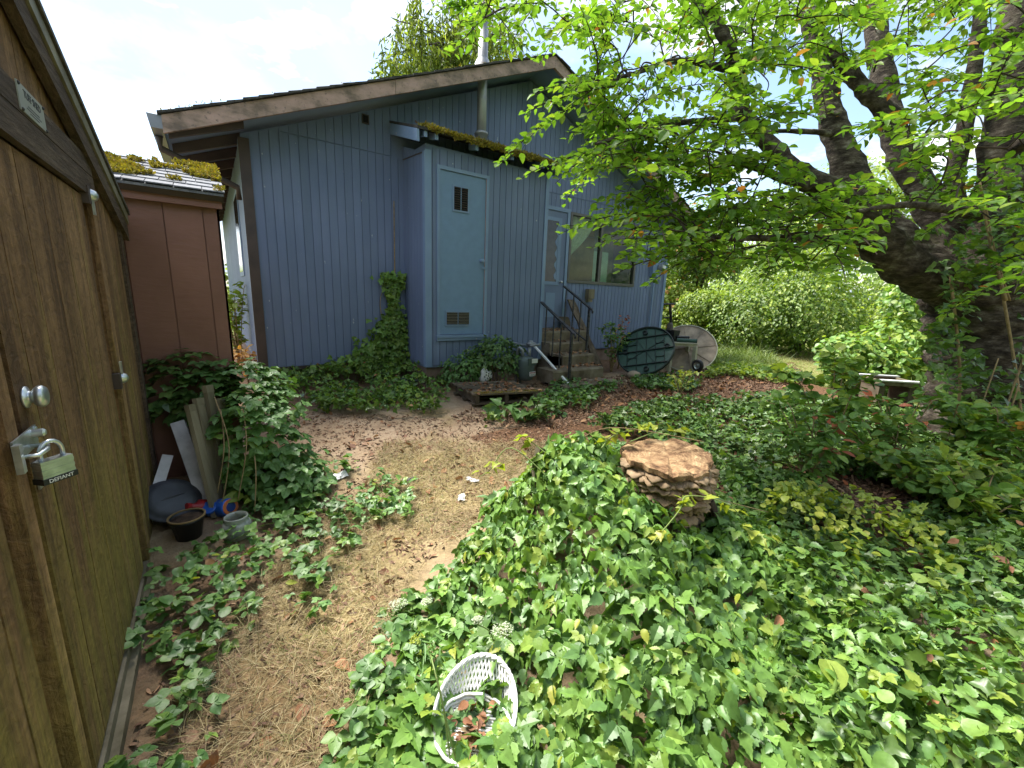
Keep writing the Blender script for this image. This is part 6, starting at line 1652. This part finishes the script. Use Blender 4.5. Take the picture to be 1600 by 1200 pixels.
def spray(B, d, L_, leaf=.088, droop=.25):
    d = d/np.linalg.norm(d); n = 7
    sag = lambda t: np.array((0, 0, -droop*L_*t*t))
    main = [B+d*L_*t+sag(t) for t in np.linspace(0, 1, n)]
    twigs.tube(main, list(np.linspace(.006, .0022, n)), 3, cap=False)
    side = np.cross(d, (0, 0, 1)); side /= np.linalg.norm(side)+1e-9
    segs = [(np.array(main), 1.0)]
    k = max(3, int(L_/.11))
    for i in range(k):
        t = .12+.8*i/k; c = B+d*L_*t+sag(t); sg = 1 if i % 2 else -1
        dd = d*.75+side*sg*.8+np.array((0, 0, random.uniform(-.25, .2))); dd /= np.linalg.norm(dd); l2 = L_*(.45-.25*t)*random.uniform(.7, 1.2)
        p = np.array([c+dd*l2*u+np.array((0, 0, -.2*l2*u*u)) for u in (0, .35, .7, 1)])
        twigs.tube(p, [.0035, .003, .002, .0015], 3, cap=False); segs.append((p, .9))
    for p, sc__ in segs:
        tot = np.linalg.norm(np.diff(p, axis=0), axis=1).sum(); m = max(3, int(tot/.034))
        t = (np.arange(m)+rng.random(m)*.6)/m*(len(p)-1); i = np.minimum(t.astype(int), len(p)-2); f_ = (t-i)[:, None]
        c = p[i]*(1-f_)+p[i+1]*f_; tg = nrmz(p[i+1]-p[i]); s_ = np.cross(tg, np.array((0, 0, 1.))); s_ = nrmz(s_)*np.where(np.arange(m) % 2, 1, -1)[:, None]
        D = nrmz(tg*.7+s_*.9+np.stack([0*t, 0*t, rng.uniform(-.55, .1, m)], 1))
        leafP.append(c+D*.012); leafD.append(D); leafN.append(nrmz(np.array((0, 0, 1.))+rng.normal(size=(m, 3))*.42)); leafS.append(leaf*rng.uniform(.6, 1.12, m)*sc__)
NODES = [p for p, r_ in LIMB if r_ < .16]
PEND = []
def region(x0, x1, y0, y1, d0, d1, n, L0=.4, L1=.75, hole=None):
    for _ in range(n):
        for _t in range(20):
            x, y = random.uniform(x0, x1), random.uniform(y0, y1)
            if hole is None or not inpoly(np.array(hole), np.array(x), np.array(y)): break
        PEND.append((at(x, y, random.uniform(d0, d1)), random.uniform(L0, L1)))
def grow():
    """join every spray to the nearest branch already there, nearest sprays first"""
    nd = np.array(NODES); pend = sorted(PEND, key=lambda q: np.linalg.norm(LP-q[0], axis=1).min())
    for B, L_ in pend:
        dl = np.linalg.norm(nd-B, axis=1); j = int(np.argmin(dl)); q = nd[j]; dist = dl[j]
        out = B-q; out[2] *= .25; out = out/(np.linalg.norm(out)+1e-6)+rng.normal(size=3)*np.array((.35, .35, .12))
        if dist > .05:
            m_ = (B+q)/2+np.array((0, 0, .10*dist))+rng.normal(size=3)*.10*dist
            pth = smooth_path([q, m_, B], 4); twigs.tube(pth, list(np.linspace(min(.014, .006+.004*dist), .005, len(pth))), 4, cap=False)
            nd = np.concatenate([nd, np.array(pth[2::2])])
        spray(B, out, L_)
        d = out/np.linalg.norm(out); nd = np.concatenate([nd, np.array([B+d*L_*t for t in (.3, .6, .9)])])
LOWGAP = [(1320, 335), (1420, 340), (1520, 380), (1520, 480), (1400, 480), (1330, 420)]
GAP = [(1180, 110), (1240, 90), (1440, 90), (1480, 190), (1440, 300), (1300, 300), (1200, 260)]
region(1010, 1340, 335, 415, 2.7, 3.9, 44, .3, .5, hole=LOWGAP)
region(1060, 1300, 250, 350, 3.0, 4.2, 26)
region(880, 1200, -20, 250, 2.9, 4.4, 98)
region(960, 1150, 180, 340, 2.9, 3.9, 36)
region(1150, 1460, -30, 110, 3.2, 5.4, 44, hole=GAP)
region(1420, 1620, 110, 330, 2.7, 4.3, 40, .3, .5, hole=LOWGAP)
region(1530, 1640, 330, 460, 2.7, 3.8, 14, .3, .5)
region(1200, 1420, 285, 340, 2.9, 4.4, 26, .3, .5)
region(1440, 1640, -60, 180, 3.0, 4.8, 38)
region(820, 1600, -420, -20, 3.2, 5.4, 50)
region(1600, 1900, -250, 420, 2.9, 4.6, 24)
region(720, 900, -60, 30, 3.0, 4.0, 14)
grow()
for a, da, b, db, L_ in (((960, 135), 3.05, (822, 172), 2.85, 0), ((985, 125), 3.05, (840, 140), 2.9, 0), ((1010, 215), 3.05, (832, 262), 2.85, 0), ((1080, 250), 3.2, (905, 262), 3.0, 0), ((1110, 370), 3.1, (965, 378), 2.75, 0), ((1130, 395), 3.0, (990, 400), 2.8, 0), ((1030, 330), 3.2, (960, 300), 3.05, 0), ((1300, 380), 3.0, (1150, 405), 2.7, 0)):
    A, Bq = at(*a, da), at(*b, db); spray(A, Bq-A+np.array((0, 0, .08)), np.linalg.norm(Bq-A), .08, .12)
    j = np.argmin(np.linalg.norm(LP-A, axis=1)); twigs.tube(smooth_path([LP[j], (LP[j]+A)/2+np.array((0, 0, .06)), A], 5), list(np.linspace(.012, .006, 11)), 4, cap=False)
twigs.build('twigs', 'twig', tree, kind='stuff')
P = np.concatenate(leafP); Nn = np.concatenate(leafN); Dd = np.concatenate(leafD); Sz = np.concatenate(leafS)
k = np.linalg.norm(P-CAM, axis=1) > 1.6
# leaves do not grow through the house
k &= ~((P[:, 1] > 5.30) & (P[:, 2] < RZ(np.clip(P[:, 0], EXL, EXR))+.1) & (P[:, 0] < 9.2))
P, Nn, Dd, Sz = P[k], Nn[k], Dd[k], Sz[k]
am = rng.random(len(P)) < .015
foliage(tree, [('ovate', 'cherry', P[~am], Nn[~am], Dd[~am], Sz[~am]), ('ovate', 'amber', P[am], Nn[am], Dd[am], Sz[am])], single=300, rest='crown')
# vine on the trunk
tv = thing('climbing_ivy', 'leafy creeper climbing the old cherry trunk', 'ivy', (TB[0]-.3, TB[1]+.1, TBz))
n = 1500; pxs = rng.uniform(1440, 1600, n); pys = rng.uniform(280, 760, n)
P = np.array([at(a, b, c) for a, b, c in zip(pxs, pys, rng.uniform(3.75, 4.25, n))])
k = fbm(pxs*.018, pys*.018, 3) > .46; P = P[k]; n = len(P)
foliage(tv, [('trismooth', 'vine', P[:n//2], upish(n//2, .5), nrmz(flatdir(n//2)+np.array((0, 0, -.3))), .085*rng.uniform(.6, 1.1, n//2)), ('ivy', 'ivy', P[n//2:], nrmz(upish(n-n//2, .5)-_f*.7), nrmz(flatdir(n-n//2)+np.array((0, 0, -.5))), .085*rng.uniform(.6, 1.1, n-n//2))], single=200)
for k_, (a, b, c) in enumerate((((1600, 720), (1590, 600), (1560, 420)), ((1480, 740), (1500, 600), (1485, 430)))):
    MB().tube(smooth_path([at(*a, 4.0), at(*b, 4.0), at(*c, 3.95)], 6), .012, 6).build('stem', 'drystem', tv, smooth=True)
# dry canes leaning on the trunk
for k_, (a, b, r_, lab) in enumerate((((1572, 470), (1531, 285), .014, 'thick pale dry cane hanging against the cherry trunk'), ((1578, 470), (1537, 300), .009, 'thinner pale dry cane beside the thick one'), ((1545, 790), (1592, 600), .011, 'bare dry cane leaning at the trunk foot'), ((1500, 760), (1560, 560), .008, 'thin bare stick leaning across the trunk foot'), ((1600, 560), (1560, 700), .010, 'crooked bare stick at the edge of the trunk foot'))):
    A, Bq = at(*a, 3.85), at(*b, 3.75)
    t = thing('dry_cane', lab, 'cane', A)
    MB().tube(smooth_path([A, (A+Bq)/2+np.array((.02, .02, .0)), Bq], 6), list(np.linspace(r_, r_*.6, 13)), 6).build('cane', 'drystem', t, smooth=True)

# ------------------------------------------------------------------ background bushes and trees
def bush(name, label, c, rad, n, kind, mat, size, mats2=None, trunk=True, cat='bush', group=None, lobes=6, trunk_h=None):
    c = np.array(c, float); g0 = float(G(c[0], c[1])) if c[1] < 60 else 0
    root = thing(name, label, cat, (c[0], c[1], g0), group)
    rg = np.random.default_rng(abs(int(c[0]*131+c[1]*71)) % 9999)
    Ps, Ns, Ds = [], [], []
    for k in range(lobes):
        o_ = rg.normal(size=3)*np.array(rad)*.42 if k else np.zeros(3)
        P, nn, dd = blob(n//lobes, c+o_, np.array(rad)*(rg.uniform(.45, .7) if k else .85), -.75, .5, .35)
        Ps.append(P); Ns.append(nn); Ds.append(dd)
    P, nn, dd = np.concatenate(Ps), np.concatenate(Ns), np.concatenate(Ds)
    k = P[:, 2] > g0+.02; P, nn, dd = P[k], nn[k], dd[k]; m = len(P); sz = size*rg.uniform(.6, 1.2, m)
    sets = [(kind, mat, P, nn, dd, sz)]
    if mats2:
        q = rg.random(m) < mats2[1]; sets = [(kind, mat, P[~q], nn[~q], dd[~q], sz[~q]), (kind, mats2[0], P[q], nn[q], dd[q], sz[q])]
    for (kd, mt, a, b, d_, s_) in sets:
        V, T = scatter(kd, a, b, d_, s_); mesh_np('crown', V, T, LM[mt], root, kind='stuff')
    for k in range(4):
        tp = c+rg.normal(size=3)*np.array(rad)*.4; 
        MB().tube(smooth_path([(c[0]+.1*k, c[1], g0-.05), (c+tp)/2*np.array((1, 1, .6))+np.array((0, 0, g0)), tp], 5), list(np.linspace(.03+.02*rad[2], .012, 11)), 6).build('stem' if cat != 'tree' else 'trunk', 'bark', root)
    return root
bush('round_bush', 'big rounded glossy green bush beyond the path', (12.9, 4.7, 1.15), (1.75, 1.6, 1.45), 17000, 'ovate', 'bush', .10, ('bright', .30), lobes=9)
bush('hedge_bush', 'pale green bushy growth behind the round tables', (11.9, 7.1, .7), (1.2, 1.1, 1.0), 9000, 'ovate', 'bright', .09, ('bush', .3))
bush('hedge_bush', 'loose yellow-green bush at the house corner', (12.6, 8.5, 1.2), (1.6, 1.5, 1.7), 8000, 'round', 'bright', .11, ('amber', .05))
bush('hedge_bush', 'lime green bush right of the big round bush', (15.2, 2.7, 1.0), (2.0, 1.6, 1.3), 11000, 'ovate', 'bright', .10, ('bush', .2))
bush('hedge_bush', 'mid green bramble thicket beside the metal trough', (10.6, 2.0, .55), (1.6, 1.0, .85), 9000, 'round', 'vine', .10, ('bright', .3))
bush('hedge_bush', 'bramble thicket behind the old cherry trunk', (10.4, .2, .7), (1.5, 1.2, 1.1), 9000, 'round', 'bush', .10, ('bright', .3))
bush('hedge_bush', 'dark thicket farther behind the old cherry trunk', (13.5, -.6, 1.0), (2.2, 1.6, 1.4), 9000, 'ovate', 'bush', .11, ('vine', .3))
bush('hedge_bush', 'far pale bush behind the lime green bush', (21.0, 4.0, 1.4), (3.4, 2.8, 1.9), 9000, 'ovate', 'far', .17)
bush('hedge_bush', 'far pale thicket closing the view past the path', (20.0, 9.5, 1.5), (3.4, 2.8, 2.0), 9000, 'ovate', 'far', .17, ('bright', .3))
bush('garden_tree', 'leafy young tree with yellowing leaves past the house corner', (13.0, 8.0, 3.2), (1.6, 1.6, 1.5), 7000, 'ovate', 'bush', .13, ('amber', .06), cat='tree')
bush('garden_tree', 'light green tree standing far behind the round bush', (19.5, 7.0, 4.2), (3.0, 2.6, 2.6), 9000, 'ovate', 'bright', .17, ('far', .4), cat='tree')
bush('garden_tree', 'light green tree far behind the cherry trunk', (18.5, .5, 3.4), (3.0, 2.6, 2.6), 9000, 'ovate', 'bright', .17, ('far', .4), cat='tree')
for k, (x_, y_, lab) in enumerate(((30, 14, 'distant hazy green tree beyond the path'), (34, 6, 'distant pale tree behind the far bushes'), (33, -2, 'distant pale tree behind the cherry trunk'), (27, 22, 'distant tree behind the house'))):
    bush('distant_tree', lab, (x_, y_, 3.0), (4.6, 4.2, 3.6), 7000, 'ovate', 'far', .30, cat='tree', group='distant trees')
# unseen trees added behind the camera, blocking low sky to darken the gable
for k, (x_, y_, lab) in enumerate(((-4.5, -8.5, 'unseen shading tree added behind the storage shed'), (.5, -9.5, 'unseen shading tree added across the yard from the house'), (5.5, -9.0, 'unseen shading tree added at the yard end opposite the closet door'), (10.5, -7.5, 'unseen shading tree added beyond the cherry, opposite the house'))):
    bush('garden_tree', lab, (x_, y_, 3.4), (3.4, 2.6, 3.0), 7000, 'ovate', 'bush', .26, cat='tree', group='unseen trees added for shade')
# drooping tree behind the roof
dt = thing('drooping_tree', 'tall light green tree with hanging leaves behind the roof ridge', 'tree', (8.2, 16.0, .05))
MB().tube(smooth_path([(8.2, 16, 0), (8.3, 16, 4), (8.0, 15.8, 8), (8.2, 15.8, 11)], 6), list(np.linspace(.28, .08, 19)), 10).build('trunk', 'bark', dt, smooth=True)
Ps, Ds = [], []
tm = MB()
for k in range(300):
    d_ = rdir(1)[0]; c_ = np.array((8.4, 15.8, 9.6))+d_*np.array((3.0, 2.2, 2.6))*random.random()**.4
    hl = random.uniform(.7, 1.7); m = int(hl*34); t = rng.random(m)
    Ps.append(c_+np.stack([.18*rng.normal(size=m)*(.4+t), .18*rng.normal(size=m)*(.4+t), -hl*t], 1)); Ds.append(nrmz(np.array((0, 0, -1.))+rng.normal(size=(m, 3))*.4))
    tm.tube([c_, c_-np.array((0, 0, hl))], [.012, .004], 3, cap=False)
    if k % 4 == 0: tm.tube(smooth_path([(8.1, 15.9, 7.5+random.random()*3), (c_+np.array((8.1, 15.9, 9.5)))/2+np.array((0, 0, .4)), c_], 4), [.04, .035, .03, .028, .025, .022, .02, .018, .015], 4, cap=False)
tm.build('branches', 'twig', dt, kind='stuff')
P = np.concatenate(Ps); m = len(P); V, T = scatter('lance', P, rdir(m), np.concatenate(Ds), .26*rng.uniform(.6, 1.2, m)); mesh_np('crown', V, T, LM['willow'], dt, kind='stuff')
# growth in the gap between shed and house
shrub('gap_weed', 'bright weeds growing in the gap beside the house wall', (.26, 7.2, .07), 1.5, 8, .22, 30, 'ovate', 'bright', .12, cat='weeds')
shrub('gap_weed', 'orange withered weeds low in the gap behind the brown shed', (.30, 6.35, .07), .5, 6, .12, 26, 'ovate', 'amber', .08, cat='weeds')
bush('hedge_bush', 'sunny bush at the far end of the gap', (.0, 15.5, .8), (1.4, 1.2, 1.2), 3000, 'ovate', 'bright', .12)
